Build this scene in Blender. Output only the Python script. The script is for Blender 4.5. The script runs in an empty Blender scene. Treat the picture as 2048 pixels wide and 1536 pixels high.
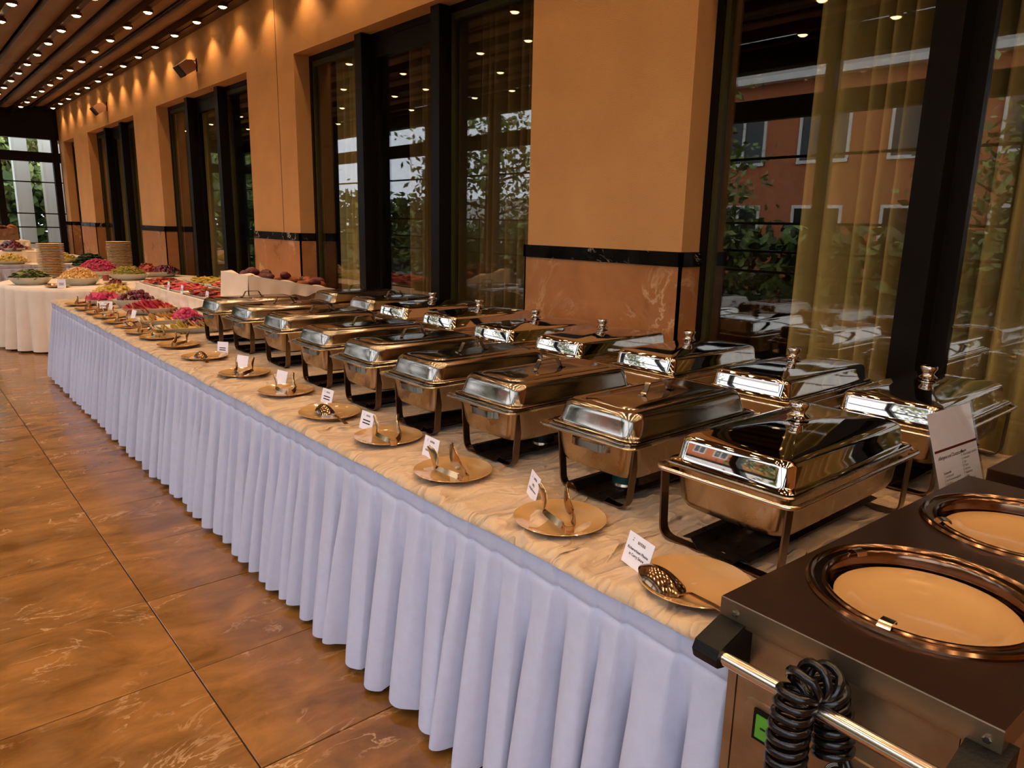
import bpy, math, random
from mathutils import Vector, Matrix, noise
from math import sin, cos, pi, radians, sqrt, exp
random.seed(7)
sc = bpy.context.scene
COL = sc.collection
# ------------------------------------------------------------------ camera
R = ((0.7595949597697713, 0.12370607263360493, -0.638523534950693),
     (-0.6500452956066791, 0.17665250441090274, -0.73907713152619),
     (0.02136845225992725, 0.9764684840172392, 0.21459890253468203))
cam_data = bpy.data.cameras.new('camera')
cam_data.sensor_width = 36.0
cam_data.lens = 36.0 * 1440.27 / 2048.0
cam_data.clip_start = 0.02
cam_data.clip_end = 400
cam = bpy.data.objects.new('camera', cam_data)
cam.matrix_world = Matrix.Translation((0, 0, 1.54)) @ Matrix(R).to_4x4()
COL.objects.link(cam)
sc.camera = cam
# ------------------------------------------------------------------ world, exposure
world = bpy.data.worlds.new('overcast_sky')
sc.world = world
world.use_nodes = True
bg = world.node_tree.nodes['Background']
bg.inputs['Color'].default_value = (0.80, 0.86, 1.0, 1)
bg.inputs['Strength'].default_value = 2.6
vs = sc.view_settings
vs.view_transform = 'Standard'
vs.look = 'None'
vs.gamma = 1.0
vs.use_curve_mapping = False
vs.exposure = 0.32
LAMP_W = 10.0          # watts of each ceiling spotlight
sc.cycles.use_denoising = True
sc.cycles.max_bounces = 5
sc.cycles.diffuse_bounces = 2
sc.cycles.glossy_bounces = 4
sc.cycles.transmission_bounces = 2
sc.cycles.transparent_max_bounces = 10
sc.cycles.use_adaptive_sampling = True
sc.cycles.adaptive_threshold = 0.09
sc.cycles.adaptive_min_samples = 16
sc.cycles.caustics_reflective = False
sc.cycles.caustics_refractive = False
sc.cycles.sample_clamp_indirect = 6.0

# ------------------------------------------------------------------ helpers
def lin(r, g, b):
    f = lambda c: ((c / 255.0) / 12.92 if c / 255.0 <= 0.04045 else ((c / 255.0 + 0.055) / 1.055) ** 2.4)
    return (f(r), f(g), f(b), 1.0)

class MB:
    """collects verts and faces for one mesh"""
    def __init__(s): s.v = []; s.f = []
    def add(s, verts, faces):
        o = len(s.v)
        s.v += [tuple(p) for p in verts]
        s.f += [tuple(i + o for i in q) for q in faces]
        return s
    def box(s, x0, x1, y0, y1, z0, z1):
        v = [(x, y, z) for z in (z0, z1) for y in (y0, y1) for x in (x0, x1)]
        return s.add(v, [(0, 2, 3, 1), (4, 5, 7, 6), (0, 1, 5, 4), (2, 6, 7, 3), (0, 4, 6, 2), (1, 3, 7, 5)])
    def loft(s, rings, cap0=True, cap1=True, closed=True):
        n = len(rings[0]); v = [p for r in rings for p in r]; f = []
        m = n if closed else n - 1
        for i in range(len(rings) - 1):
            for j in range(m):
                k = (j + 1) % n
                f.append((i * n + j, i * n + k, (i + 1) * n + k, (i + 1) * n + j))
        if cap0: f.append(tuple(range(n - 1, -1, -1)))
        if cap1: f.append(tuple((len(rings) - 1) * n + j for j in range(n)))
        return s.add(v, f)
    def lathe(s, prof, n=28, c=(0, 0, 0), sx=1, sy=1, cap0=True, cap1=True):
        rings = [[(c[0] + r * sx * cos(2 * pi * j / n), c[1] + r * sy * sin(2 * pi * j / n), c[2] + z) for j in range(n)] for r, z in prof]
        return s.loft(rings, cap0, cap1)
    def tube(s, path, r, n=8, closed=False):
        P = [Vector(p) for p in path]; rings = []
        m = len(P); prev = None
        for i, p in enumerate(P):
            a = P[(i - 1) % m] if (closed or i > 0) else p
            b = P[(i + 1) % m] if (closed or i < m - 1) else p
            t = (b - a).normalized()
            if prev is None:
                u = t.cross(Vector((0, 0, 1)))
                if u.length < .1: u = t.cross(Vector((0, 1, 0)))
            else:
                u = prev - t * prev.dot(t)
            u.normalize(); prev = u
            w = t.cross(u)
            rr_ = r[i] if isinstance(r, (list, tuple)) else r
            rings.append([p + (u * cos(2 * pi * j / n) + w * sin(2 * pi * j / n)) * rr_ for j in range(n)])
        if closed: rings.append(rings[0]); return s.loft(rings, False, False)
        return s.loft(rings)
    def strip(s, path, wdir, w, t):
        """flat bar of width w (along wdir) and thickness t swept along path"""
        P = [Vector(p) for p in path]; wd = Vector(wdir).normalized(); rings = []
        for i, p in enumerate(P):
            d = (P[min(i + 1, len(P) - 1)] - P[max(i - 1, 0)]).normalized()
            nn = d.cross(wd).normalized()
            ww = w[i] if isinstance(w, (list, tuple)) else w
            rings.append([p + wd * ww / 2 + nn * t / 2, p - wd * ww / 2 + nn * t / 2, p - wd * ww / 2 - nn * t / 2, p + wd * ww / 2 - nn * t / 2])
        return s.loft(rings)
    def grid(s, fn, nu, nv):
        v = [fn(i / nu, j / nv) for j in range(nv + 1) for i in range(nu + 1)]
        f = [(j * (nu + 1) + i, j * (nu + 1) + i + 1, (j + 1) * (nu + 1) + i + 1, (j + 1) * (nu + 1) + i) for j in range(nv) for i in range(nu)]
        return s.add(v, f)
    def ball(s, c, rx, ry=None, rz=None, nu=8, nv=5, rot=None):
        ry = ry or rx; rz = rz or rx; rings = []
        c = Vector(c)
        for i in range(1, nv):
            a = pi * i / nv
            ring = []
            for j in range(nu):
                b = 2 * pi * j / nu
                p = Vector((rx * sin(a) * cos(b), ry * sin(a) * sin(b), -rz * cos(a)))
                if rot: p = rot @ p
                ring.append(c + p)
            rings.append(ring)
        return s.loft(rings)
    def mesh(s, name, smooth=None):
        me = bpy.data.meshes.new(name)
        me.from_pydata(s.v, [], s.f)
        if smooth is not None:
            me.polygons.foreach_set('use_smooth', [True] * len(me.polygons))
            if smooth > 0: me.set_sharp_from_angle(angle=radians(smooth))
        me.update()
        return me
    def obj(s, name, mat, parent=None, smooth=None, **kw):
        o = link(name, s.mesh(name, smooth), mat, parent)
        tag(o, **kw)
        return o

def link(name, me, mat=None, parent=None):
    o = bpy.data.objects.new(name, me)
    COL.objects.link(o)
    if mat is not None and me is not None and not me.materials: me.materials.append(mat)
    if parent is not None: o.parent = parent
    return o
def tag(o, label=None, cat=None, group=None, kind=None):
    if label: o['label'] = label
    if cat: o['category'] = cat
    if group: o['group'] = group
    if kind: o['kind'] = kind
    return o
def empty(name, loc=(0, 0, 0), rz=0, **kw):
    o = bpy.data.objects.new(name, None)
    o.empty_display_size = .1
    COL.objects.link(o); o.location = loc; o.rotation_euler = (0, 0, rz)
    return tag(o, **kw)
def copy_tree(o, parent=None):
    c = o.copy(); COL.objects.link(c); c.parent = parent
    for ch in list(o.children): copy_tree(ch, c)
    return c
def rr(hx, hy, r, z, n=5, cx=0, cy=0):
    """rounded rectangle ring"""
    pts = []
    for k, (sx, sy) in enumerate(((1, 1), (-1, 1), (-1, -1), (1, -1))):
        for i in range(n + 1):
            a = pi / 2 * (k + i / n)
            pts.append((cx + sx * (hx - r) + r * cos(a), cy + sy * (hy - r) + r * sin(a), z))
    return pts
def fillet(P, r, n=4):
    P = [Vector(p) for p in P]; out = [P[0]]
    for i in range(1, len(P) - 1):
        a = (P[i - 1] - P[i]); b = (P[i + 1] - P[i])
        d = min(r, a.length * .45, b.length * .45)
        p0 = P[i] + a.normalized() * d; p2 = P[i] + b.normalized() * d
        for k in range(n + 1):
            t = k / n
            out.append(p0 * (1 - t) ** 2 + P[i] * 2 * t * (1 - t) + p2 * t * t)
    out.append(P[-1])
    return out
def fbm(x, y, z=0.0, o=4):
    s = 0; a = 1; t = 0
    for _ in range(o):
        s += a * noise.noise(Vector((x, y, z))); t += a; a *= .5; x *= 2.03; y *= 2.03; z *= 2.03
    return s / t

# ------------------------------------------------------------------ materials
def new_mat(name):
    m = bpy.data.materials.new(name); m.use_nodes = True
    nt = m.node_tree; return m, nt, nt.nodes['Principled BSDF']
def node(nt, typ, **kw):
    n = nt.nodes.new(typ)
    for k, v in kw.items():
        if k in n.inputs: n.inputs[k].default_value = v
        else: setattr(n, k, v)
    return n
def mat(name, col, rough=.5, metal=0., var=0., vscale=8., bump=0., bscale=40., stretch=None, island=None, spec=None, rvar=0., sheen=0., coat=0.):
    m, nt, b = new_mat(name)
    L = nt.links.new
    b.inputs['Base Color'].default_value = col
    b.inputs['Roughness'].default_value = rough
    b.inputs['Metallic'].default_value = metal
    if spec is not None: b.inputs['Specular IOR Level'].default_value = spec
    if sheen: b.inputs['Sheen Weight'].default_value = sheen
    if coat: b.inputs['Coat Weight'].default_value = coat; b.inputs['Coat Roughness'].default_value = .08
    tc = node(nt, 'ShaderNodeTexCoord'); mp = node(nt, 'ShaderNodeMapping')
    if stretch: mp.inputs['Scale'].default_value = stretch
    L(tc.outputs['Object'], mp.inputs['Vector'])
    src = None
    if island:
        g = node(nt, 'ShaderNodeNewGeometry'); r = node(nt, 'ShaderNodeValToRGB')
        L(g.outputs['Random Per Island'], r.inputs['Fac'])
        els = r.color_ramp.elements
        r.color_ramp.interpolation = 'CONSTANT'
        for i, c in enumerate(island):
            if i < 2: e = els[i]; e.position = i / len(island)
            else: e = els.new(i / len(island))
            e.color = c
        src = r.outputs['Color']
    if var or rvar:
        n = node(nt, 'ShaderNodeTexNoise', Scale=vscale, Detail=5.0)
        L(mp.outputs['Vector'], n.inputs['Vector'])
        if var:
            mr = node(nt, 'ShaderNodeMapRange'); mr.inputs['From Min'].default_value = .3; mr.inputs['From Max'].default_value = .7
            mr.inputs['To Min'].default_value = 1 - var; mr.inputs['To Max'].default_value = 1 + var
            L(n.outputs['Fac'], mr.inputs['Value'])
            mx = node(nt, 'ShaderNodeVectorMath', operation='SCALE')
            if src: L(src, mx.inputs[0])
            else: mx.inputs[0].default_value = col[:3]
            L(mr.outputs['Result'], mx.inputs['Scale'])
            src = mx.outputs['Vector']
        if rvar:
            mr2 = node(nt, 'ShaderNodeMapRange'); mr2.inputs['From Min'].default_value = .35; mr2.inputs['From Max'].default_value = .65
            mr2.inputs['To Min'].default_value = max(.01, rough - rvar); mr2.inputs['To Max'].default_value = rough + rvar
            L(n.outputs['Fac'], mr2.inputs['Value']); L(mr2.outputs['Result'], b.inputs['Roughness'])
    if src: L(src, b.inputs['Base Color'])
    if bump:
        n2 = node(nt, 'ShaderNodeTexNoise', Scale=bscale, Detail=4.0); bp = node(nt, 'ShaderNodeBump', Strength=bump, Distance=.01)
        L(mp.outputs['Vector'], n2.inputs['Vector']); L(n2.outputs['Fac'], bp.inputs['Height']); L(bp.outputs['Normal'], b.inputs['Normal'])
    return m
def glass_mat(name, r0, tint, rough=0.0):
    """thin pane: Schlick mix of clear transmission and mirror reflection"""
    m, nt, b = new_mat(name); L = nt.links.new
    nt.nodes.remove(b)
    out = nt.nodes['Material Output']
    lw = node(nt, 'ShaderNodeLayerWeight', Blend=.5)
    pw = node(nt, 'ShaderNodeMath', operation='POWER'); pw.inputs[1].default_value = 5
    ma = node(nt, 'ShaderNodeMath', operation='MULTIPLY_ADD'); ma.inputs[1].default_value = 1 - r0; ma.inputs[2].default_value = r0
    L(lw.outputs['Facing'], pw.inputs[0]); L(pw.outputs[0], ma.inputs[0])
    t = node(nt, 'ShaderNodeBsdfTransparent'); t.inputs['Color'].default_value = tint
    g = node(nt, 'ShaderNodeBsdfGlossy'); g.inputs['Roughness'].default_value = rough; g.inputs['Color'].default_value = (1, 1, 1, 1)
    mx = node(nt, 'ShaderNodeMixShader')
    L(ma.outputs[0], mx.inputs['Fac']); L(t.outputs[0], mx.inputs[1]); L(g.outputs[0], mx.inputs[2]); L(mx.outputs[0], out.inputs['Surface'])
    return m
def emit_mat(name, col, s):
    m, nt, b = new_mat(name)
    b.inputs['Base Color'].default_value = (0, 0, 0, 1)
    b.inputs['Emission Color'].default_value = col
    b.inputs['Emission Strength'].default_value = s
    m.cycles.emission_sampling = 'NONE'
    return m
def marble_mat(name, c0, c1, vein, rough, vein_amt=.5, scale=3.0, coords='Object', stretch=(1, 1, 1), width=.03, rand=False, spec=.5):
    m, nt, b = new_mat(name); L = nt.links.new
    b.inputs['Specular IOR Level'].default_value = spec
    tc = node(nt, 'ShaderNodeTexCoord'); mp = node(nt, 'ShaderNodeMapping'); mp.inputs['Scale'].default_value = stretch
    L(tc.outputs[coords], mp.inputs['Vector'])
    vec = mp.outputs['Vector']
    if rand:
        oi = node(nt, 'ShaderNodeObjectInfo'); ad = node(nt, 'ShaderNodeVectorMath', operation='ADD')
        sc_ = node(nt, 'ShaderNodeMath', operation='MULTIPLY'); sc_.inputs[1].default_value = 57.0
        L(oi.outputs['Random'], sc_.inputs[0]); L(vec, ad.inputs[0]); L(sc_.outputs[0], ad.inputs[1]); vec = ad.outputs[0]
    n1 = node(nt, 'ShaderNodeTexNoise', Scale=scale, Detail=8.0, Roughness=.62, Distortion=.6)
    L(vec, n1.inputs['Vector'])
    r1 = node(nt, 'ShaderNodeValToRGB'); r1.color_ramp.elements[0].color = c0; r1.color_ramp.elements[1].color = c1
    r1.color_ramp.elements[0].position = .32; r1.color_ramp.elements[1].position = .68
    L(n1.outputs['Fac'], r1.inputs['Fac'])
    n2 = node(nt, 'ShaderNodeTexNoise', Scale=scale * .7, Detail=7.0, Roughness=.6, Distortion=1.4)
    L(vec, n2.inputs['Vector'])
    ab = node(nt, 'ShaderNodeMath', operation='SUBTRACT'); ab.inputs[1].default_value = .5
    ab2 = node(nt, 'ShaderNodeMath', operation='ABSOLUTE')
    L(n2.outputs['Fac'], ab.inputs[0]); L(ab.outputs[0], ab2.inputs[0])
    mr = node(nt, 'ShaderNodeMapRange'); mr.inputs['From Min'].default_value = 0; mr.inputs['From Max'].default_value = width
    mr.inputs['To Min'].default_value = vein_amt; mr.inputs['To Max'].default_value = 0
    L(ab2.outputs[0], mr.inputs['Value'])
    n3 = node(nt, 'ShaderNodeTexNoise', Scale=scale * .9, Detail=2.0)
    L(vec, n3.inputs['Vector'])
    mr3 = node(nt, 'ShaderNodeMapRange'); mr3.inputs['From Min'].default_value = .5; mr3.inputs['From Max'].default_value = .66
    L(n3.outputs['Fac'], mr3.inputs['Value'])
    mul = node(nt, 'ShaderNodeMath', operation='MULTIPLY')
    L(mr.outputs['Result'], mul.inputs[0]); L(mr3.outputs['Result'], mul.inputs[1])
    mx = node(nt, 'ShaderNodeMixRGB'); mx.inputs['Color2'].default_value = vein
    L(mul.outputs[0], mx.inputs['Fac']); L(r1.outputs['Color'], mx.inputs['Color1'])
    L(mx.outputs['Color'], b.inputs['Base Color'])
    mr4 = node(nt, 'ShaderNodeMapRange'); mr4.inputs['From Min'].default_value = .3; mr4.inputs['From Max'].default_value = .7
    mr4.inputs['To Min'].default_value = rough * .7; mr4.inputs['To Max'].default_value = rough * 1.5
    L(n1.outputs['Fac'], mr4.inputs['Value']); L(mr4.outputs['Result'], b.inputs['Roughness'])
    return m

def crumpled(name, col, rough=.45):
    m, nt, b = new_mat(name); L = nt.links.new
    tc = node(nt, 'ShaderNodeTexCoord'); mp = node(nt, 'ShaderNodeMapping'); mp.inputs['Scale'].default_value = (1, 1.9, 1)
    L(tc.outputs['Object'], mp.inputs['Vector'])
    n0 = node(nt, 'ShaderNodeTexNoise', Scale=5.0, Detail=3.0)
    L(mp.outputs['Vector'], n0.inputs['Vector'])
    mr = node(nt, 'ShaderNodeMapRange'); mr.inputs['To Min'].default_value = .85; mr.inputs['To Max'].default_value = 1.15
    L(n0.outputs['Fac'], mr.inputs['Value'])
    sc_ = node(nt, 'ShaderNodeVectorMath', operation='SCALE'); sc_.inputs[0].default_value = col[:3]
    L(mr.outputs['Result'], sc_.inputs['Scale']); L(sc_.outputs['Vector'], b.inputs['Base Color'])
    b.inputs['Roughness'].default_value = rough; b.inputs['Sheen Weight'].default_value = .15
    prev = None
    for scale, dist, det, ds in ((2.6, .100, 1.0, 1.0), (6.5, .034, 1.0, 1.0), (24.0, .005, 1.0, .6)):
        n = node(nt, 'ShaderNodeTexNoise', Scale=scale, Detail=det, Distortion=ds)
        L(mp.outputs['Vector'], n.inputs['Vector'])
        s1 = node(nt, 'ShaderNodeMath', operation='SUBTRACT'); s1.inputs[1].default_value = .5
        s2 = node(nt, 'ShaderNodeMath', operation='ABSOLUTE'); s3 = node(nt, 'ShaderNodeMath', operation='POWER'); s3.inputs[1].default_value = 1.0
        L(n.outputs['Fac'], s1.inputs[0]); L(s1.outputs[0], s2.inputs[0]); L(s2.outputs[0], s3.inputs[0])
        bp = node(nt, 'ShaderNodeBump', Strength=1.0, Distance=dist); bp.invert = True
        L(s3.outputs[0], bp.inputs['Height'])
        if prev: L(prev.outputs['Normal'], bp.inputs['Normal'])
        prev = bp
    L(prev.outputs['Normal'], b.inputs['Normal'])
    return m

M = {}
M['plaster'] = mat('orange_plaster', lin(214, 153, 88), .75, var=.07, vscale=2.5, bump=.25, bscale=160)
M['wainscot'] = marble_mat('brown_marble', lin(168, 106, 56), lin(196, 130, 74), lin(240, 196, 146), .32, .7, 2.6, spec=.3)
M['black_marble'] = marble_mat('black_marble', lin(12, 9, 7), lin(26, 19, 14), lin(225, 205, 180), .2, 1.0, 6.0, width=.02, stretch=(1, 1, 1), spec=.12)
M['floor'] = marble_mat('floor_marble', lin(108, 68, 27), lin(158, 104, 47), lin(222, 174, 124), .17, .6, 3.4, rand=True, stretch=(1, 1.8, 1), width=.020)
M['grout'] = mat('grout', lin(52, 30, 14), .8)
M['frame'] = mat('dark_bronze_frame', lin(20, 15, 11), .4, .0, var=.1, spec=.12)
M['frame_green'] = mat('olive_frame', lin(62, 56, 26), .45, spec=.2)
M['win_glass'] = glass_mat('window_glass', .085, (.95, .94, .86, 1))
M['fac_glass'] = glass_mat('facade_glass', .03, (.97, .98, .98, 1))
M['acrylic'] = glass_mat('clear_acrylic', .04, (.96, .97, .97, 1))
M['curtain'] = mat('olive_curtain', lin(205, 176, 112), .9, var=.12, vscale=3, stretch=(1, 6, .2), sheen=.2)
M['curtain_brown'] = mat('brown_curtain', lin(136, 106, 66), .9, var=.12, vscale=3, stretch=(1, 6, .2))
M['room'] = mat('inner_room', lin(70, 48, 30), .8)
M['fabric'] = mat('awning_fabric', lin(150, 112, 70), .6, var=.15, vscale=2.0, bump=.35, bscale=3.0)
M['rail'] = mat('brown_rail', lin(74, 46, 28), .35, .6)
M['lamp_body'] = mat('lamp_body', lin(120, 84, 54), .35, .7)
M['bulb'] = emit_mat('bulb', (1.0, .66, .30, 1), 14.0)
M['sconce'] = mat('wall_speaker', lin(150, 104, 72), .5)
M['black_cloth'] = mat('speaker_grille', lin(40, 30, 20), .8)
M['skirt'] = mat('skirt_cloth', lin(194, 194, 212), .85, var=.03, vscale=30, bump=.08, bscale=300, sheen=.15)
M['cloth'] = crumpled('cream_cloth', lin(196, 164, 126))
M['cloth2'] = mat('white_cloth', lin(236, 212, 186), .8, var=.05, vscale=6, bump=.15, bscale=40, sheen=.1)
M['wood'] = mat('table_board', lin(120, 80, 50), .6)
M['steel'] = mat('brushed_steel', lin(160, 150, 138), .14, 1.0, var=.05, vscale=5, rvar=.04, stretch=(1, 5, 5))
M['mirror'] = mat('polished_steel', lin(214, 204, 192), .04, 1.0)
M['pan'] = mat('worn_pan_steel', lin(172, 156, 134), .24, 1.0, var=.2, vscale=9, rvar=.08)
M['leg'] = mat('leg_steel', lin(120, 100, 82), .3, 1.0)
M['tray'] = mat('burnt_tray', lin(42, 32, 26), .38, .7, var=.4, vscale=22, rvar=.12)
M['plate'] = mat('beige_plate', lin(190, 146, 92), .12, coat=.6, var=.03)
M['card'] = mat('card_paper', lin(246, 238, 242), .5)
M['ink'] = mat('ink', lin(28, 20, 18), .7)
M['gold_ink'] = mat('gold_ink', lin(120, 92, 52), .6)
M['red_ink'] = mat('red_ink', lin(96, 20, 28), .6)
M['can'] = mat('tin_can', lin(190, 170, 140), .25, 1.0)
M['can_green'] = mat('green_label', lin(20, 74, 66), .4)
M['can_black'] = mat('black_label', lin(22, 20, 18), .4)
M['cart_top'] = mat('brown_steel_top', lin(84, 58, 44), .28, .85, var=.04, vscale=9)
M['cart_lip'] = mat('lip_steel', lin(132, 110, 86), .34, .9, var=.06, vscale=8)
M['cart_ring'] = mat('ring_steel', lin(128, 98, 76), .16, 1.0)
M['cart_side'] = mat('dull_steel', lin(168, 140, 106), .42, .9, var=.22, vscale=14, rvar=.08)
M['black_plastic'] = mat('black_plastic', lin(14, 12, 10), .45, bump=.1, bscale=200, spec=.2)
M['rubber'] = mat('black_cord', lin(14, 12, 11), .22)
M['chrome'] = mat('chrome_bar', lin(226, 206, 186), .16, 1.0)
M['green'] = mat('green_rocker', lin(96, 170, 52), .35)
M['white_print'] = mat('white_print', lin(220, 214, 204), .6)
M['porcelain'] = mat('pale_porcelain', lin(206, 206, 190), .15, coat=.4)
M['bread'] = mat('bread_crust', lin(150, 78, 32), .6, var=.3, vscale=30)
M['dark_bread'] = mat('dark_bread', lin(92, 34, 28), .6, var=.3, vscale=30)
M['wicker'] = mat('wicker', lin(120, 84, 54), .7, var=.3, vscale=60)
M['trunk'] = mat('bark', lin(70, 50, 34), .9, var=.25, vscale=14)
M['leaf'] = mat('leaf', lin(78, 96, 40), .6, island=[lin(82, 104, 42), lin(118, 140, 60), lin(140, 156, 76), lin(92, 92, 42), lin(160, 164, 92)])
M['hedge'] = mat('hedge_leaf', lin(60, 80, 34), .7, island=[lin(66, 86, 36), lin(96, 118, 48), lin(118, 136, 64), lin(74, 78, 36)])
M['column'] = mat('white_column', lin(238, 238, 222), .6)
M['paving'] = mat('grey_paving', lin(128, 122, 108), .8, var=.08, vscale=2)
M['brick'] = mat('orange_brick', lin(186, 104, 62), .8, var=.15, vscale=6)
M['white_paint'] = mat('white_paint', lin(224, 218, 208), .6)
M['dark_glass'] = mat('far_pane', lin(40, 40, 44), .1)
M['roof'] = mat('roof_sheet', lin(150, 140, 130), .6)
M['carpaint'] = mat('silver_car', lin(190, 190, 192), .25, .5)

# ------------------------------------------------------------------ room constants
W = 3.15               # inner face of the right wall
YE = 18.86             # far end facade
YN = -2.2              # room end behind the camera
XF = -0.40             # glazed garden side
ceil_z = lambda x: 3.80 - .13 * (W - x)

# ---------------- floor
fl = MB().box(XF - .1, W + .2, YN, YE + .3, -.12, -.006).obj('floor', M['grout'], kind='structure')
tm = MB()
T = .6; g = .0022; hs = T / 2 - g
tm.loft([rr(hs, hs, .002, -.006, 1), rr(hs, hs, .002, -.0012, 1), rr(hs - .0012, hs - .0012, .002, 0, 1)], cap0=False)
tile_me = tm.mesh('tile', 30); tile_me.materials.append(M['floor'])
k = 0
for i in range(-1, 5):
    for j in range(-14, 21):
        cx = .638 - .3 + i * .6; cy = 6.605 + .3 + j * .6
        if cy - .3 < YN or cy + .3 > YE + .2 or cx + .3 > W + .12: continue
        t = link('tile', tile_me, None, fl); t.location = (cx, cy, random.uniform(-.0004, .0004)); t.rotation_euler = (0, 0, random.choice((0, pi)))
# ---------------- right wall with window openings
piers = [(2.32, 3.52), (6.90, 8.07), (11.45, 12.68), (15.98, 17.27), (18.35, YE)]
openings = [(-1.05, 2.32), (3.52, 6.90), (8.07, 11.45), (12.68, 15.98), (17.27, 18.35)]
HEAD = 3.075; WT = .26
wr = MB()
for a, b in piers + [(YN, -1.05)]: wr.box(W, W + WT, a, b, 0, HEAD)
wr.box(W, W + WT, YN, YE + .2, HEAD, 4.0)
wall = wr.obj('wall_right', M['plaster'], kind='structure')
BZ0, BZ1 = 1.348, 1.424
for a, b in piers:
    q = MB().box(W - .014, W + .001, a - .012, b + .012, 0, BZ0)
    q.box(W - .014, W + .20, a - .012, a + .002, 0, BZ0).box(W - .014, W + .20, b - .002, b + .012, 0, BZ0)
    q.obj('wainscot_panel', M['wainscot'], wall)
    q = MB().box(W - .02, W + .001, a - .018, b + .018, BZ0, BZ1)
    q.box(W - .02, W + .20, a - .018, a + .002, BZ0, BZ1).box(W - .02, W + .20, b - .002, b + .018, BZ0, BZ1)
    q.obj('marble_band', M['black_marble'], wall)
# plaster expansion joint
MB().box(W - .0015, W + .001, 7.285, 7.293, BZ1, 3.80).obj('joint_line', M['grout'], wall)
# ---------------- windows
GX = W + .185
for wi, (a, b) in enumerate(openings):
    fw = .045
    fr = MB()
    fr.box(GX - .03, GX + .05, a, a + fw, 0, HEAD).box(GX - .03, GX + .05, b - fw, b, 0, HEAD)
    fr.box(GX - .03, GX + .05, a + fw, b - fw, HEAD - .05, HEAD).box(GX - .03, GX + .05, a + fw, b - fw, 0, .09)
    w = fr.obj('window_%d' % (wi + 1), M['frame'], kind='structure')
    n = 3 if b - a > 2 else 1
    st = (b - a) / n
    posts = [a + st * i for i in range(1, n)]
    for p in posts:
        MB().box(GX - .13, GX + .04, p - .055, p + .055, 0, HEAD - .004).obj('post', M['frame'], w)
    for i in range(n):
        y0 = a + st * i + (.055 if i else fw); y1 = a + st * (i + 1) - (.055 if i < n - 1 else fw)
        pf = MB()
        top = .14 if (i == 1 and n == 3) else .045
        sw = .07 if (i == 1 and n == 3) else .03
        z0, z1 = .09, HEAD - .05
        pf.box(GX - .02, GX + .03, y0, y0 + sw, z0, z1).box(GX - .02, GX + .03, y1 - sw, y1, z0, z1)
        pf.box(GX - .02, GX + .03, y0 + sw, y1 - sw, z1 - top, z1).box(GX - .02, GX + .03, y0 + sw, y1 - sw, z0, z0 + sw)
        pf.obj('sash', M['frame_green'] if i != 1 else M['frame'], w)
        MB().box(GX, GX + .008, y0 + sw, y1 - sw, z0 + sw, z1 - top).obj('pane', M['win_glass'], w)
# ---------------- inner room behind the windows
MB().box(8.6, 8.7, YN, YE + .2, 0, 4).obj('wall_inner', M['room'], kind='structure')
MB().box(W + WT, 8.6, YN, YE + .2, -.1, 0).obj('floor_inner', M['room'], kind='structure')
MB().box(W + WT, 8.6, YN, YE + .2, 3.35, 3.45).obj('ceiling_inner', M['room'], kind='structure')
MB().box(W + WT, 8.6, YE + .1, YE + .2, 0, 3.35).box(W + WT, 8.6, YN, YN + .1, 0, 3.35).obj('wall_inner_ends', M['room'], kind='structure')
def curtain(y0, y1, m, label, x=3.66, seed=0):
    rs = random.Random(seed)
    n = int((y1 - y0) / .008); prof = []
    ph = 0; fw_ = .024
    for i in range(n + 1):
        if i % 14 == 0: fw_ = rs.choice((.014, .018, .022, .028))
        ph += .008 / fw_
        q_ = sin(ph); q_ = math.copysign(abs(q_) ** .6, q_)
        prof.append((x + .085 * q_ + .02 * sin(ph * .31 + seed), y0 + (y1 - y0) * i / n))
    mb = MB()
    mb.grid(lambda u, v: (prof[round(u * n)][0] + (v - .5) * .01, prof[round(u * n)][1], .03 + v * 3.2), n, 2)
    o = mb.obj('curtain', m, smooth=0)
    tag(o, label, 'curtain', 'curtains behind the windows')
curtain(-1.0, 1.98, M['curtain'], 'olive pleated curtain behind the wide window nearest the plate warmer', seed=1)
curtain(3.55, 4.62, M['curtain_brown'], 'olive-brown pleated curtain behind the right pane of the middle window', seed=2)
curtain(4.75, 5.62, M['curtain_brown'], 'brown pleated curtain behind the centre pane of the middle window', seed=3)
curtain(6.45, 6.88, M['curtain'], 'narrow olive curtain at the left jamb of the middle window', seed=4)
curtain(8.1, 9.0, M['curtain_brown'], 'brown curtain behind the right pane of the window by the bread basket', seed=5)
curtain(10.75, 11.4, M['curtain'], 'olive curtain at the left jamb of the window by the bread basket', seed=6)
curtain(12.7, 15.95, M['curtain'], 'olive curtain behind the narrow-looking window beside the plate stacks', seed=7)
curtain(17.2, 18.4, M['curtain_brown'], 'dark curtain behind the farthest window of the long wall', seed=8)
# ---------------- ceiling: awning fabric between rails
cl = MB()
cl.add([(XF - .1, YN, ceil_z(XF - .1) + .22), (W, YN, ceil_z(W) + .22), (W, YE + .2, ceil_z(W) + .22), (XF - .1, YE + .2, ceil_z(XF - .1) + .22),
        (XF - .1, YN, ceil_z(XF - .1) + .26), (W, YN, ceil_z(W) + .26), (W, YE + .2, ceil_z(W) + .26), (XF - .1, YE + .2, ceil_z(XF - .1) + .26)],
       [(0, 3, 2, 1), (4, 5, 6, 7), (0, 1, 5, 4), (1, 2, 6, 5), (2, 3, 7, 6), (3, 0, 4, 7)])
ceiling = cl.obj('ceiling', M['rail'], kind='structure')
lamp_x = [2.99, 2.385, 1.79, 1.19, .60, .0]
rail_x = [3.11, 2.69, 2.09, 1.49, .90, .30, -.28]
allx = sorted(lamp_x + rail_x)
cross_y = [YN, 2.9, 7.95, 13.0, 18.1, YE]
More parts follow.
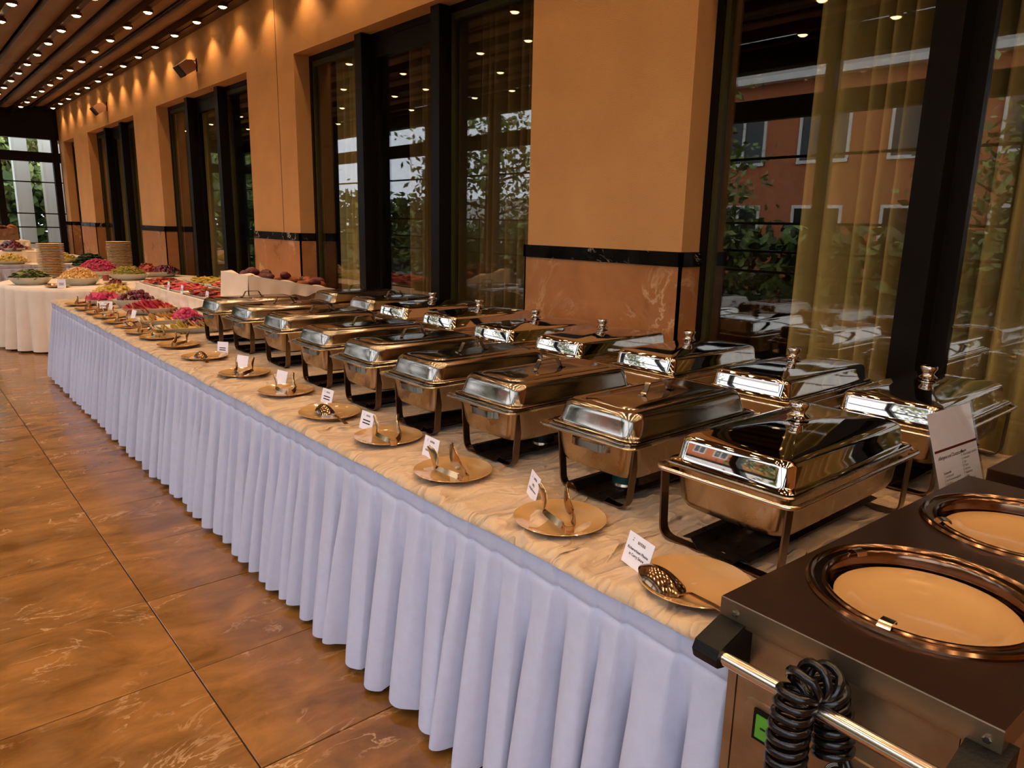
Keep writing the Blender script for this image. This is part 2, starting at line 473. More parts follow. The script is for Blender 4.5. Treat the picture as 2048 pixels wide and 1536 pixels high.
for i in range(len(allx) - 1):
    x0, x1 = allx[i] + .02, allx[i + 1] - .02
    for j in range(len(cross_y) - 1):
        y0, y1 = cross_y[j] + .015, cross_y[j + 1] - .015
        def fp(u, v, x0=x0, x1=x1, y0=y0, y1=y1):
            x = x0 + (x1 - x0) * u; y = y0 + (y1 - y0) * v
            return (x, y, ceil_z(x) + .05 - .035 * sin(pi * u) + .012 * sin(y * 5.0 + x * 3) * sin(pi * u))
        MB().grid(fp, 5, 28).obj('fabric_panel', M['fabric'], ceiling, smooth=0)
for x in rail_x:
    z = ceil_z(x)
    MB().tube([(x, YN, z), (x, YE, z)], .022, 8).obj('guide_rail', M['rail'], ceiling, smooth=60)
for x in lamp_x:
    z = ceil_z(x)
    MB().box(x - .028, x + .028, YN, YE, z - .04, z + .05).obj('lamp_beam', M['rail'], ceiling)
for y in cross_y[1:-1]:
    mb = MB(); a, b = XF, W
    mb.add([(a, y - .02, ceil_z(a) + .03), (b, y - .02, ceil_z(b) + .03), (b, y + .02, ceil_z(b) + .03), (a, y + .02, ceil_z(a) + .03),
            (a, y - .02, ceil_z(a) + .07), (b, y - .02, ceil_z(b) + .07), (b, y + .02, ceil_z(b) + .07), (a, y + .02, ceil_z(a) + .07)],
           [(0, 3, 2, 1), (4, 5, 6, 7), (0, 1, 5, 4), (1, 2, 6, 5), (2, 3, 7, 6), (3, 0, 4, 7)])
    mb.obj('cross_bar', M['rail'], ceiling)
MB().box(W - .12, W + .001, YN, YE, 3.735, 3.80).obj('trim_1', M['rail'], kind='structure')
# ---------------- ceiling spotlights
ring_me = MB().lathe([(.044, 0), (.052, -.004), (.055, -.034), (.048, -.038), (.044, -.034), (.044, -.012)], 16, cap1=False).mesh('housing', 40)
ring_me.materials.append(M['lamp_body'])
bulb_me = MB().lathe([(.043, -.013), (.041, -.034), (.026, -.047), (.004, -.052)], 14).mesh('bulb', 60)
bulb_me.materials.append(M['bulb'])
spot = bpy.data.lights.new('spot_beam', 'SPOT')
spot.energy = LAMP_W; spot.color = (1.0, .64, .35); spot.spot_size = radians(112); spot.spot_blend = .6; spot.shadow_soft_size = .03
row_name = ['in the row nearest the wall', 'in the second row from the wall', 'in the third row from the wall',
            'in the fourth row from the wall', 'in the fifth row from the wall', 'in the row over the garden side']
for ri, x in enumerate(lamp_x):
    z = ceil_z(x) - .04
    y = YE - .75 - (ri % 2) * .35
    while y > YN + .3:
        e = empty('ceiling_spotlight', (x, y, z), label='small warm round spotlight on the ceiling beam ' + row_name[ri], cat='spotlight', group='ceiling spotlights ' + row_name[ri])
        link('housing', ring_me, None, e); link('bulb', bulb_me, None, e)
        l = bpy.data.objects.new('beam', spot); COL.objects.link(l); l.parent = e; l.location = (0, 0, -.06)
        y -= .825
# ---------------- wall speakers
def wall_speaker(y, label):
    e = empty('wall_speaker', (W, y, 3.36), label=label, cat='speaker', group='wall speakers')
    b = MB()
    # wedge body seen from the side: front face tilted down towards the hall
    prof = [(-.10, .055), (-.20, .045), (-.33, -.055), (-.21, -.20), (-.06, -.10), (-.045, -.02)]
    for s, hw in ((1, .0),):
        r0 = [(x, -.11, z) for x, z in prof]; r1 = [(x, .11, z) for x, z in prof]
        b.loft([r0, r1])
    b.obj('cabinet', M['sconce'], e)
    fr = MB(); d = Vector((.12, 0, -.145)).normalized(); nrm = Vector((d.z, 0, -d.x))
    p0 = Vector((-.335, 0, -.06)); p1 = Vector((-.215, 0, -.205))
    fr.loft([[p0 + Vector((0, -.115, 0)), p1 + Vector((0, -.115, 0)), p1 + Vector((0, .115, 0)), p0 + Vector((0, .115, 0))],
             [p0 + nrm * .03 + Vector((0, -.115, 0)), p1 + nrm * .03 + Vector((0, -.115, 0)), p1 + nrm * .03 + Vector((0, .115, 0)), p0 + nrm * .03 + Vector((0, .115, 0))]])
    fr.obj('grille', M['black_cloth'], e)
    br = MB().tube([(-.08, 0, .02), (-.05, 0, .06), (0, 0, .07)], .008, 6).tube([(-.06, 0, -.05), (0, 0, -.03)], .008, 6)
    br.box(-.012, 0, -.02, .02, -.10, .10)
    br.obj('bracket', M['frame'], e)
    e.scale = (.72, .72, .72)
wall_speaker(9.62, 'brown wedge speaker on the wall above the window by the bread basket')
wall_speaker(14.25, 'brown wedge speaker on the wall farther away, near the plate stacks')
# ---------------- end facade
def glazed(name, axis, pos, a0, a1, cols, top, zs, th=.06):
    """dark frame of posts and bars with panes; axis 'x': runs along x at y=pos, axis 'y': runs along y at x=pos"""
    def bx(mb, s0, s1, d0, d1, z0, z1):
        return mb.box(s0, s1, pos + d0, pos + d1, z0, z1) if axis == 'x' else mb.box(pos + d0, pos + d1, s0, s1, z0, z1)
    mb = MB(); bx(mb, a0, a1, -.06, .06, 2.66, 2.86)
    bx(mb, a0, a1, -.06, .06, 0, .06); bx(mb, a0, a1, -.08, .08, top, 4.05 if axis == 'x' else 3.42)
    w = mb.obj(name, M['frame'], kind='structure')
    for c in cols:
        bx(MB(), c - th, c + th, -.07, .07, 0, top).obj('post', M['frame'], w)
    for z in zs:
        bx(MB(), a0, a1, -.02, .02, z - .012, z + .012).obj('glazing_bar', M['frame'], w)
    for i in range(len(cols) - 1):
        for z0, z1 in ((.06, 2.66), (2.86, top)):
            bx(MB(), cols[i] + th, cols[i + 1] - th, -.004, .004, z0, z1).obj('pane', M['fac_glass'], w)
    return w
glazed('wall_end', 'x', YE, XF, W, [XF + .06, .85, 2.0, 3.06], 3.13, [2.24, 1.58, 1.29, .95])
ycols = [YN + .1, .2, 1.9, 3.6, 5.3, 7.0, 8.7, 10.4, 12.1, 13.8, 15.5, 17.2, YE - .1]
glazed('wall_left', 'y', XF, YN, YE, ycols, 3.14, [2.28, 1.62, 1.33, 1.12], th=.05)
MB().box(XF, W + .2, YN - .1, YN, 0, 4.0).obj('wall_back', M['plaster'], kind='structure')

# ------------------------------------------------------------------ outdoors
MB().box(-60, XF - .06, -40, 70, -.35, -.05).obj('ground', M['paving'], kind='structure')
MB().box(XF - .06, 40, YE + .1, 70, -.35, -.05).obj('ground_end', M['paving'], kind='structure')
def tree(loc, h, cr, n, label, seed, trunk_r=.09, leaf=(.05, .10)):
    rs = random.Random(seed)
    e = empty('tree', loc, label=label, cat='tree')
    t = MB(); top = Vector((rs.uniform(-.2, .2), rs.uniform(-.2, .2), h * .8))
    t.tube([(0, 0, -.1), (top.x * .3, top.y * .3, h * .3), (top.x * .7, top.y * .7, h * .55), top], [trunk_r, trunk_r * .8, trunk_r * .55, trunk_r * .2], 7)
    tips = []
    for i in range(12):
        z0 = h * rs.uniform(.28, .72); a = rs.uniform(0, 2 * pi); l = cr * rs.uniform(.5, .95)
        p0 = Vector((top.x * z0 / h, top.y * z0 / h, z0)); p2 = p0 + Vector((cos(a) * l, sin(a) * l, rs.uniform(.15, .5) * l)); p1 = (p0 + p2) / 2 + Vector((0, 0, -.05))
        t.tube([p0, p1, p2], [trunk_r * .4, trunk_r * .25, trunk_r * .1], 5); tips += [p1, p2, (p1 + p2) / 2]
    t.obj('trunk', M['trunk'], e, smooth=60)
    f = MB()
    for i in range(n):
        c = rs.choice(tips) if rs.random() < .7 else Vector((0, 0, h * rs.uniform(.5, 1)))
        p = c + Vector((rs.gauss(0, cr * .28), rs.gauss(0, cr * .28), rs.gauss(0, cr * .22)))
        s = rs.uniform(*leaf)
        u = Vector((rs.gauss(0, 1), rs.gauss(0, 1), rs.gauss(0, 1))).normalized(); v = u.cross(Vector((rs.gauss(0, 1), rs.gauss(0, 1), rs.gauss(0, 1)))).normalized()
        f.add([p - u * s, p + v * s * .5, p + u * s, p - v * s * .5], [(0, 1, 2, 3)])
    f.obj('foliage', M['leaf'], e, kind='stuff')
# garden side (seen mirrored in the windows)
tree((-2.6, 11.6, 0), 4.6, 1.5, 2200, 'slim leafy tree mirrored in the right pane of the middle window', 11)
tree((-3.4, 7.4, 0), 4.6, 1.2, 2600, 'leafy tree mirrored in the large window by the plate warmer', 12)
tree((-3.6, 2.4, 0), 4.2, 1.2, 2200, 'tree mirrored beside the window post near the plate warmer', 13)
tree((-13, 44, 0), 5.5, 2.2, 2600, 'tree mirrored in the windows above the salad table', 14, leaf=(.1, .2))
tree((-9.0, 16, 0), 3.0, 1.6, 2200, 'low distant tree mirrored in the middle window', 15)
# beyond the end facade
tree((0.2, 24.0, 0), 5.2, 1.7, 5200, 'dense green tree beyond the far glass wall at the left edge', 16, leaf=(.08, .17))
tree((3.0, 27.5, 0), 5.4, 1.7, 5200, 'green tree beyond the far glass wall between the white columns', 17, leaf=(.08, .17))
tree((7.4, 25.0, 0), 5.4, 1.6, 3600, 'green tree beyond the far glass wall behind the right column', 18, leaf=(.08, .17))
tree((-4.0, 27.4, 0), 5.4, 1.9, 5200, 'dark tree mirrored in the window by the bread basket', 19, leaf=(.09, .18))
tree((-7.0, 36.0, 0), 6.0, 2.2, 5200, 'tall dark tree mirrored in the far windows', 20, leaf=(.1, .2))
for (x0, x1, y, lab) in ((2.44, 2.74, 20.2, 'broad white column outside the far glass wall, left of two'), (3.00, 3.40, 20.2, 'broad white column outside the far glass wall, right of two')):
    c = MB().box(x0, x1, y, y + .3, 0, 4.5).box(x0 - .03, x1 + .03, y - .03, y + .33, 0, .15)
    c.box(x0 + .05, x1 - .05, y - .012, y, .3, 4.3)
    c.obj('column', M['column'], label=lab, cat='column', group='white columns outside')
def hedge(x0, x1, y0, y1, h, n, label, seed, leaf=(.06, .12)):
    rs = random.Random(seed); f = MB()
    for i in range(n):
        p = Vector((rs.uniform(x0, x1), rs.uniform(y0, y1), rs.uniform(0, h) * (1 + .1 * sin(i))))
        s = rs.uniform(*leaf); u = Vector((rs.gauss(0, 1), rs.gauss(0, 1), rs.gauss(0, 1))).normalized(); v = u.cross(Vector((rs.gauss(0, 1), rs.gauss(0, 1), 1))).normalized()
        f.add([p - u * s, p + v * s * .6, p + u * s, p - v * s * .6], [(0, 1, 2, 3)])
    f.obj('hedge', M['hedge'], label=label, cat='hedge', kind='stuff')
hedge(-9, 5.5, 21.0, 21.6, 2.3, 9000, 'clipped green hedge beyond the far glass wall', 3, (.10, .2))
hedge(-6.6, -5.8, -4, 20, 1.5, 9000, 'low hedge along the garden mirrored in the windows', 4, (.10, .2))
# brick house across the garden, mirrored in the near window
def house():
    e = empty('house', (-11, 7, 0), label='orange brick house with white windows mirrored in the near window', cat='house')
    MB().box(-4, 0, -6.5, 6, 0, 5.2).obj('wall', M['brick'], e)
    MB().box(-4.3, .3, -6.8, 6.3, 5.2, 5.35).obj('eaves', M['white_paint'], e)
    r = MB(); r.add([(-4.3, -6.8, 5.35), (.3, -6.8, 5.35), (.3, 6.3, 5.35), (-4.3, 6.3, 5.35), (-2, -5.5, 6.8), (-2, 5, 6.8)], [(0, 1, 4), (1, 2, 5, 4), (2, 3, 5), (3, 0, 4, 5), (0, 3, 2, 1)])
    r.obj('roof', M['roof'], e)
    for zz in (.9, 3.2):
        for yy in (-5.2, -3.0, -.8, 1.4, 3.6):
            w = MB().box(-.02, .06, yy, yy + 1.3, zz, zz + .08).box(-.02, .05, yy, yy + .07, zz, zz + 1.3).box(-.02, .05, yy + 1.23, yy + 1.3, zz, zz + 1.3)
            w.box(-.02, .05, yy + .07, yy + 1.23, zz + 1.22, zz + 1.3).box(-.02, .05, yy + .61, yy + .68, zz + .08, zz + 1.22)
            f = w.obj('window_frame', M['white_paint'], e)
            MB().box(0, .02, yy + .07, yy + 1.23, zz + .08, zz + 1.22).obj('pane', M['dark_glass'], f)
house()
def shed(loc, sx, sy, h, label):
    e = empty('low_building', loc, label=label, cat='building')
    MB().box(-sx, sx, -sy, sy, 0, h).obj('wall', M['white_paint'], e)
    r = MB(); r.add([(-sx - .3, -sy - .3, h), (sx + .3, -sy - .3, h), (sx + .3, sy + .3, h), (-sx - .3, sy + .3, h), (0, -sy - .3, h + 1.3), (0, sy + .3, h + 1.3)], [(0, 1, 4), (1, 2, 5, 4), (2, 3, 5), (3, 0, 4, 5), (0, 3, 2, 1)])
    r.obj('roof', M['roof'], e)
shed((-16, 26, 0), 3, 6, 1.5, 'low pale building with grey roof mirrored in the middle window')

# ------------------------------------------------------------------ buffet table, cloth, skirt
TX0, TX1, TY0, TY1, TZ = 1.165, 3.07, .648, 8.11, .745
tb = empty('buffet_table', ((TX0 + TX1) / 2, (TY0 + TY1) / 2, 0), label='long buffet table under the cream cloth and white skirt', cat='table')
ox, oy = tb.location.x, tb.location.y
for i in range(4):
    y0 = TY0 + .012 + (TY1 - TY0 - .024) / 4 * i; y1 = y0 + (TY1 - TY0 - .024) / 4 - .004
    MB().box(TX0 + .012 - ox, TX1 - ox, y0 - oy, y1 - oy, TZ - .03, TZ - .002).obj('table_board', M['wood'], tb)
    for xx in (TX0 + .25, TX1 - .2):
        for yy in (y0 + .2, y1 - .2):
            MB().tube([(xx - ox, yy - oy, 0), (xx - ox, yy - oy, TZ - .03)], .016, 8).obj('leg', M['leg'], tb)
def ridge(x, y, z):
    return max(0.0, 1 - 2.2 * abs(noise.noise(Vector((x, y, z))))) ** 2
def cloth_h(x, y):
    w = .55 * noise.noise(Vector((x * 1.3, y * 1.3, 7.7)))
    front = max(0.0, 1 - (x - TX0) / .45)
    calm = .55 + .45 * noise.noise(Vector((x * .8, y * .8, 3.3)))
    h = 1.9 * (.0050 * ridge(x * 2.6 + w * 2, y * 5.2 + w * 2.5, 1.3) * (.5 + front) + .0026 * ridge(x * 5.5 + w * 4, y * 12 - w * 3, 4.1) * (.6 + calm))
    h += .0024 * ridge(x * 12 + w * 6, y * 27, 8.8) + .004 * front * noise.noise(Vector((x * 5, y * 2.4, 9.0)))
    return h - .002
nx, ny = 165, 640
def cf(u, v):
    y = TY0 - .004 + (TY1 - TY0 + .006) * v
    if u < .03:      # short overhang over the front edge
        t = 1 - u / .03
        drop = (.014 + .007 * fbm(y * 3.1, 0, 2.2, 3) + .002 * sin(y * 9)) * t
        return (TX0 - .004 - .0225 * sin(t * pi / 2) , y, TZ + .004 + cloth_h(TX0, y) * (1 - t) - max(0, drop))
    x = TX0 - .004 + (TX1 - TX0) * (u - .03) / .97
    return (x, y, TZ + .004 + cloth_h(x, y))
MB().grid(cf, nx, ny).obj('tablecloth', M['cloth'], smooth=0, label='crumpled cream tablecloth spread over the long buffet table', cat='tablecloth')
# pleated skirt
def skirt(path, z0, z1, name, material, label, cat, amp=.086, flare=.032, pitch=(.085, .155), seed=5, top=.06, step=.006, nz=24, group=None):
    """path: list of (point, outward normal) sampled every `step` metres"""
    rs = random.Random(seed)
    n = len(path); folds = []; s = 0; L = n * step
    while s < L:
        w = rs.uniform(*pitch); folds.append((s, w, rs.uniform(.55, 1.15), rs.uniform(-.35, .35))); s += w
    offs = []; fi = 0
    for i in range(n):
        s = i * step
        while fi < len(folds) - 1 and s >= folds[fi][0] + folds[fi][1]: fi += 1
        a, w, am, sk = folds[fi]; t = min(1, (s - a) / w)
        k_ = .70 + .12 * sk
        if t < k_: b_ = .55 + .45 * am * max(0, sin(pi * (t / k_) ** (1 + .5 * sk))) ** .7
        else: b_ = .55 - 1.9 * am * sin(pi * (t - k_) / (1 - k_)) ** .6
        offs.append((b_, t, am, fi))
    v = []
    H_ = z1 - z0
    ds = [0, .015, .03, .045, .054, .058, .061, .065, .072, .084, .10, .125, .155, .19, .23, .27, .32, .37, .42, .47, .52, .57, .62, .66]
    ds = [k_ for k_ in ds if k_ < H_ - .02] + [H_]
    nz = len(ds) - 1
    for j in range(nz + 1):
        q = ds[j] / H_
        z = z1 - ds[j]
        for i, (p, nn) in enumerate(path):
            o, t, am, f = offs[i]
            d = (z1 - z)
            if d < top: A = .013; fl_ = 0; o_ = t * 12 if t < .085 else 1 - .9 * (t - .085)
            else:
                k = min(1, (d - top) / .30); o_ = o * k + (1 - k) * (t * 12 if t < .085 else 1 - .9 * (t - .085)); A = .013 + (amp - .013) * min(1, (d - top) / .62) ** .8
                fl_ = flare * ((d - top) / (z1 - z0)) ** 1.2
            fl_ -= .005 * exp(-((d - top) / .006) ** 2)
            sway = .035 * sin(f * 2.4 + 1) * max(0, d - .15)
            hemv = .008 * sin(f * 1.7) * q
            v.append((p[0] + nn[0] * (o_ * A + fl_) - nn[1] * sway, p[1] + nn[1] * (o_ * A + fl_) + nn[0] * sway, z + hemv))
    f = [(j * n + i, j * n + i + 1, (j + 1) * n + i + 1, (j + 1) * n + i) for j in range(nz) for i in range(n - 1)]
    return MB().add(v, f).obj(name, material, smooth=0, label=label, cat=cat, group=group)
st = .006
P = [((TX0 - .008, TY0 + .002 + i * st), (-1, 0)) for i in range(int((TY1 - TY0) / st))]
P += [((TX0 - .008 + i * st, TY1 + .006), (0, 1)) for i in range(int((TX1 - TX0) / st))]
sk = skirt(P, .028, TZ - .010, 'table_skirt', M['skirt'], 'white pleated skirt hanging along the front of the long buffet table', 'table skirt')

# ------------------------------------------------------------------ chafing dishes
def u_frame(hy, x, ztop, w, e, yb=None):
    yb = yb or hy
    p = fillet([(x, -hy, ztop), (x, -yb, .003), (x, yb, .003), (x, hy, ztop)], .035, 5)
    return MB().strip(p, (1, 0, 0), w, .005).obj('leg_frame', M['leg'], e, smooth=30)
def fuel_tray(e, hx):
    prof = [(-.095, .027), (-.072, .030), (-.05, .008), (.05, .008), (.072, .030), (.095, .027)]
    mb = MB()
    t = .003
    for s in (0,):
        ra = [(-hx, y, z) for y, z in prof] + [(-hx, y, z - t) for y, z in reversed(prof)]
        rb = [(hx, y, z) for y, z in prof] + [(hx, y, z - t) for y, z in reversed(prof)]
        n = len(ra)
        v = ra + rb
        f = [(i, (i + 1) % n, n + (i + 1) % n, n + i) for i in range(n)]
        m = len(prof)
        f += [(i, i + 1, n - 2 - i, n - 1 - i) for i in range(m - 1)] + [(n + i + 1, n + i, n + n - 1 - i, n + n - 2 - i) for i in range(m - 1)]
        mb.add(v, f)
    mb.obj('fuel_tray', M['tray'], e)
def make_pan(e, m):
    p = MB()
    p.loft([rr(.296, .160, .03, .204), rr(.3375, .183, .03, .206), rr(.3395, .185, .03, .203), rr(.3375, .183, .03, .199), rr(.298, .158, .035, .1985),
            rr(.294, .154, .04, .190), rr(.284, .146, .05, .112), rr(.278, .140, .05, .095), rr(.262, .124, .05, .086), rr(.23, .10, .04, .084)], cap0=True)
    return p.obj('water_pan', m, e, smooth=35)
def lid_handle():  # strap handle
    e = empty('chafing_dish')
    u_frame(.150, -.265, .20, .026, e, .130); u_frame(.150, .265, .20, .026, e, .130)
    fuel_tray(e, .285)
    pan = make_pan(e, M['pan'])
    for s in (-1, 1):
        MB().strip(fillet([(s * .288, -.075, .172), (s * .312, -.055, .172), (s * .312, .055, .172), (s * .288, .075, .172)], .012, 3), (0, 0, 1), .022, .003).obj('grip', M['steel'], pan, smooth=30)
    MB().loft([rr(.322, .170, .03, .2065), rr(.322, .170, .03, .210), rr(.300, .155, .03, .2115)], True, True).obj('food_pan', M['steel'], e, smooth=30)
    L = MB()
    L.loft([rr(.306, .166, .035, .211), rr(.308, .168, .035, .213), rr(.306, .166, .035, .215), rr(.294, .154, .04, .217), rr(.291, .151, .042, .222),
            rr(.286, .146, .05, .258), rr(.283, .143, .052, .268), rr(.277, .137, .052, .2765), rr(.268, .128, .05, .281), rr(.256, .116, .045, .2830),
            rr(.246, .106, .04, .2836), rr(.243, .103, .04, .2815), rr(.239, .099, .038, .2812), rr(.236, .096, .036, .2836), rr(.12, .05, .02, .2850)])
    lid = L.obj('lid', M['steel'], e, smooth=38)
    h = MB().strip(fillet([(-.078, 0, .2865), (-.062, 0, .2865), (-.043, 0, .322), (.043, 0, .322), (.062, 0, .2865), (.078, 0, .2865)], .007, 3), (0, 1, 0), .020, .003)
    h.obj('handle', M['steel'], lid, smooth=30)
    return e
def knob_dish():
    e = empty('chafing_dish')
    u_frame(.172, -.330, .187, .030, e, .165); u_frame(.172, .330, .187, .030, e, .165)
    fuel_tray(e, .340)
    MB().tube(rr(.352, .190, .03, .191, 6), .0062, 8, closed=True).obj('rim_rod', M['chrome'], e, smooth=60)
    p = MB()
    p.loft([rr(.316, .158, .03, .2085), rr(.338, .176, .022, .209), rr(.340, .178, .022, .206), rr(.338, .176, .022, .2), rr(.322, .164, .03, .199),
            rr(.316, .158, .035, .190), rr(.312, .152, .045, .11), rr(.304, .145, .05, .092), rr(.29, .13, .05, .083), rr(.25, .10, .04, .081)])
    p.obj('water_pan', M['pan'], e, smooth=35)
    L = MB()
    L.loft([rr(.330, .170, .025, .2095), rr(.332, .172, .025, .2115), rr(.330, .170, .025, .214), rr(.320, .160, .03, .2155), rr(.317, .157, .032, .220),
            rr(.313, .153, .035, .262), rr(.310, .150, .036, .269), rr(.304, .144, .036, .2745), rr(.294, .134, .035, .278), rr(.27, .12, .035, .2815),
            rr(.22, .095, .03, .2875), rr(.16, .07, .025, .2935), rr(.10, .045, .02, .298), rr(.05, .03, .015, .3005)])
    lid = L.obj('lid', M['mirror'], e, smooth=38)
    K = MB().lathe([(.016, .298), (.017, .303), (.0285, .306), (.0295, .309), (.024, .313), (.0185, .317), (.0175, .322), (.0225, .331), (.0265, .339), (.0265, .345), (.024, .3475), (.021, .3465), (.012, .3455)], 24)
    K.obj('knob', M['mirror'], lid, smooth=50)
    return e
protoA = lid_handle(); protoB = knob_dish()
ordn = ['nearest', 'second', 'third', 'fourth', 'fifth', 'sixth', 'seventh', 'eighth', 'ninth']
frontrow = [(1.790, .905, 'B'), (1.784, 1.372, 'A'), (1.765, 1.845, 'A'), (1.768, 2.300, 'A'), (1.778, 2.750, 'A'), (1.803, 3.245, 'A'), (1.855, 3.835, 'A'), (1.858, 4.345, 'A'), (1.835, 4.810, 'A')]
backrow = [(2.672, .905, 'B'), (2.640, 1.380, 'B'), (2.668, 1.890, 'B'), (2.636, 2.380, 'B'), (2.622, 2.850, 'B'), (2.680, 3.420, 'B'), (2.690, 3.930, 'B'), (2.690, 4.400, 'A'), (2.700, 4.960, 'A')]
usedA = usedB = False
for rname, rows in (('front', frontrow), ('back', backrow)):
    for i, (x, y, t) in enumerate(rows):
        if t == 'A':
            o = copy_tree(protoA) if usedA else protoA; usedA = True
            lab = 'steel chafing dish with strap handle on flat lid, %s in the %s row' % (ordn[i] if i else 'nearest', rname)
        else:
            o = copy_tree(protoB) if usedB else protoB; usedB = True
            lab = 'mirror-polished chafing dish with round knob, %s in the %s row' % (ordn[i], rname)
        if rname == 'front' and i == 0: lab = 'large mirror-polished knob-lidded chafing dish nearest the plate warmer, in the front row'
        if rname == 'back' and i == 0: lab = 'knob-lidded chafing dish behind the upright menu sheet, in the back row'
        o.location = (x, y, TZ + .009); o.rotation_euler = (0, 0, random.uniform(-.008, .008))
        tag(o, lab, 'chafing dish', 'chafing dishes in the %s row' % rname)
# fuel cans on the trays
def fuel_can(x, y, m, label):
    e = empty('fuel_can', (x, y, TZ + .0175), label=label, cat='can', group='fuel cans under the chafing dishes')
    MB().lathe([(.040, 0), (.0425, .002), (.0425, .005), (.041, .007), (.041, .062), (.0425, .064), (.0425, .067), (.039, .067), (.036, .063)], 24).obj('tin', M['can'], e, smooth=40)
    MB().lathe([(.0414, .012), (.0414, .054)], 24, cap0=False, cap1=False).obj('label_band', m, e, smooth=60)
fuel_can(1.66, 1.372, M['can_green'], 'small fuel can with dark green label under the second front chafing dish')
fuel_can(1.75, 1.845, M['can_black'], 'small tin fuel can with black label under the third front chafing dish')
fuel_can(1.70, .905, M['can'], 'plain tin fuel can under the large nearest chafing dish')

# ------------------------------------------------------------------ plates along the front edge with tongs and spoons
PZ = TZ + .0075
plate_me = MB().lathe([(.0, .004), (.070, .004), (.074, 0), (.080, 0), (.082, .004), (.104, .0095), (.1255, .0185), (.1275, .0205), (.1255, .0215), (.103, .0135), (.082, .0085), (.0, .0075)], 40, cap0=False, cap1=False).mesh('plate', 45)
plate_me.materials.append(M['plate'])
near = ['nearest', 'second', 'third', 'fourth', 'fifth', 'sixth', 'seventh', 'eighth', 'ninth', 'tenth', 'eleventh', 'twelfth', 'thirteenth', 'fourteenth', 'fifteenth', 'sixteenth', 'seventeenth']
plates = [(1.292, .850), (1.303, 1.296), (1.303, 1.788), (1.335, 2.240), (1.323, 2.686), (1.341, 3.160), (1.339, 3.669), (1.328, 4.253), (1.333, 4.758), (1.329, 5.150),
          (1.305, 5.44), (1.306, 5.75), (1.305, 6.08), (1.300, 6.43), (1.298, 6.74), (1.291, 7.06), (1.285, 7.48)]
for i, (x, y) in enumerate(plates):
    o = link('plate', plate_me); o.location = (x, y, PZ); o.rotation_euler = (random.uniform(-.01, .01), random.uniform(-.01, .01), i)
    tag(o, 'round beige plate at the table edge, %s from the plate warmer' % near[i], 'plate', 'plates for serving tools along the table edge')
M['tong'] = mat('tong_steel', lin(196, 160, 118), .2, 1.0)
M['spoon'] = mat('spoon_steel', lin(150, 118, 92), .12, 1.0)
def make_tongs(h, m, spread, label, wide=1.0):
    wide *= 1.25
    """h: hinge xy, m: xy midway between tips"""
    d = Vector((m[0] - h[0], m[1] - h[1], 0)); L_ = d.length
    e = empty('serving_tongs', (h[0], h[1], PZ + .021), math.atan2(d.y, d.x), label=label, cat='tongs', group='tongs lying on plates')
    MB().strip(fillet([(.03, -.014, .008), (0, -.012, .008), (0, .012, .008), (.03, .014, .008)], .010, 4), (0, 0, 1), .018, .0018).obj('hinge', M['tong'], e, smooth=30)
    for s in (-1, 1):
        p = [(.028, s * .0135, .009), (L_ * .25, s * (.0135 + spread * .14), .011), (L_ * .5, s * (.0135 + spread * .30), .009), (L_ * .68, s * (.006 + spread * .46), .006)]
        MB().strip(p, (0, -s * .55, 1), [.019, .018, .016, .014], .0018).obj('arm', M['tong'], e, smooth=50)
        # leaf-shaped scoop at the tip, standing upright and curling up
        q = []
        ls = []
        for k in range(9):
            t = k / 8
            q.append((L_ * .66 + .072 * t, s * (spread * .5 - .006 * sin(pi * t)), .006 + .052 * t ** 1.6))
            ls.append(.010 + .032 * wide * sin(pi * min(1, t * .9 + .08)) ** .8)
        sc_ = MB(); rings = []
        for k in range(9):
            c = Vector(q[k]); dv = (Vector(q[min(8, k + 1)]) - Vector(q[max(0, k - 1)])).normalized()
            up = Vector((0, 1, 0)).cross(dv).normalized()
            side = Vector((0, 1, 0))
            ring = []
            for jj in range(7):
                a = -1 + 2 * jj / 6
                ring.append(c + up * a * ls[k] / 2 + side * s * .007 * (1 - a * a))
            rings.append(ring + [r + side * s * -.0016 for r in reversed(ring)])
        sc_.loft(rings).obj('scoop', M['tong'], e, smooth=50)
    return e
def make_spoon(b, h, label, bl=.058, bw=.036, slots=True, tilt=.25, lift=.0):
    """b: centre of the bowl (xy), h: handle end (xy); bowl turned hollow side down"""
    d = Vector((h[0] - b[0], h[1] - b[1], 0)); L_ = d.length
    e = empty('serving_spoon', (b[0], b[1], PZ + .020 + lift), math.atan2(d.y, d.x), label=label, cat='spoon', group='spoons lying on plates')
    nu, nv = 36, 14
    mb = MB(); v = []; f = []
    def pt(a, r):
        x = -bl * r * cos(a); y = bw * r * sin(a) * (1 - .18 * cos(a) * r)
        z = .026 * (1 - r * r) + tilt * (-x) * .35 + .004
        return (x, y, z)
    for j in range(nv + 1):
        for i in range(nu): v.append(pt(2 * pi * i / nu, .04 + .96 * j / nv))
    for j in range(nv):
        for i in range(nu):
            if slots == 'few':
                if j in (8, 10, 12) and abs(i - nu / 2) < 5 and i % 2 == 0: continue
            elif slots and j in (3, 6, 9) and i % (6 if j == 3 else 4) == 0: continue
            f.append((j * nu + i, (j + 1) * nu + i, (j + 1) * nu + (i + 1) % nu, j * nu + (i + 1) % nu))
    f.append(tuple(range(nu)))
    o = len(v); v2 = [(x, y, z - .0014) for x, y, z in v]
    mb.add(v, f); mb.add(v2, [tuple(reversed(q)) for q in f])
    mb.obj('bowl', M['spoon'], e, smooth=60)
    MB().strip([(bl * .9, 0, .004 - tilt * bl * .3), (bl * 1.35, 0, .009), (L_ * .6, 0, .010), (L_, 0, .004)], (0, 1, 0), [.016, .010, .011, .017], .0026).obj('handle', M['tong'], e, smooth=40)
make_spoon((1.222, .893), (1.205, .660), 'slotted serving spoon on the plate nearest the plate warmer', .062, .040, 'few', .5)
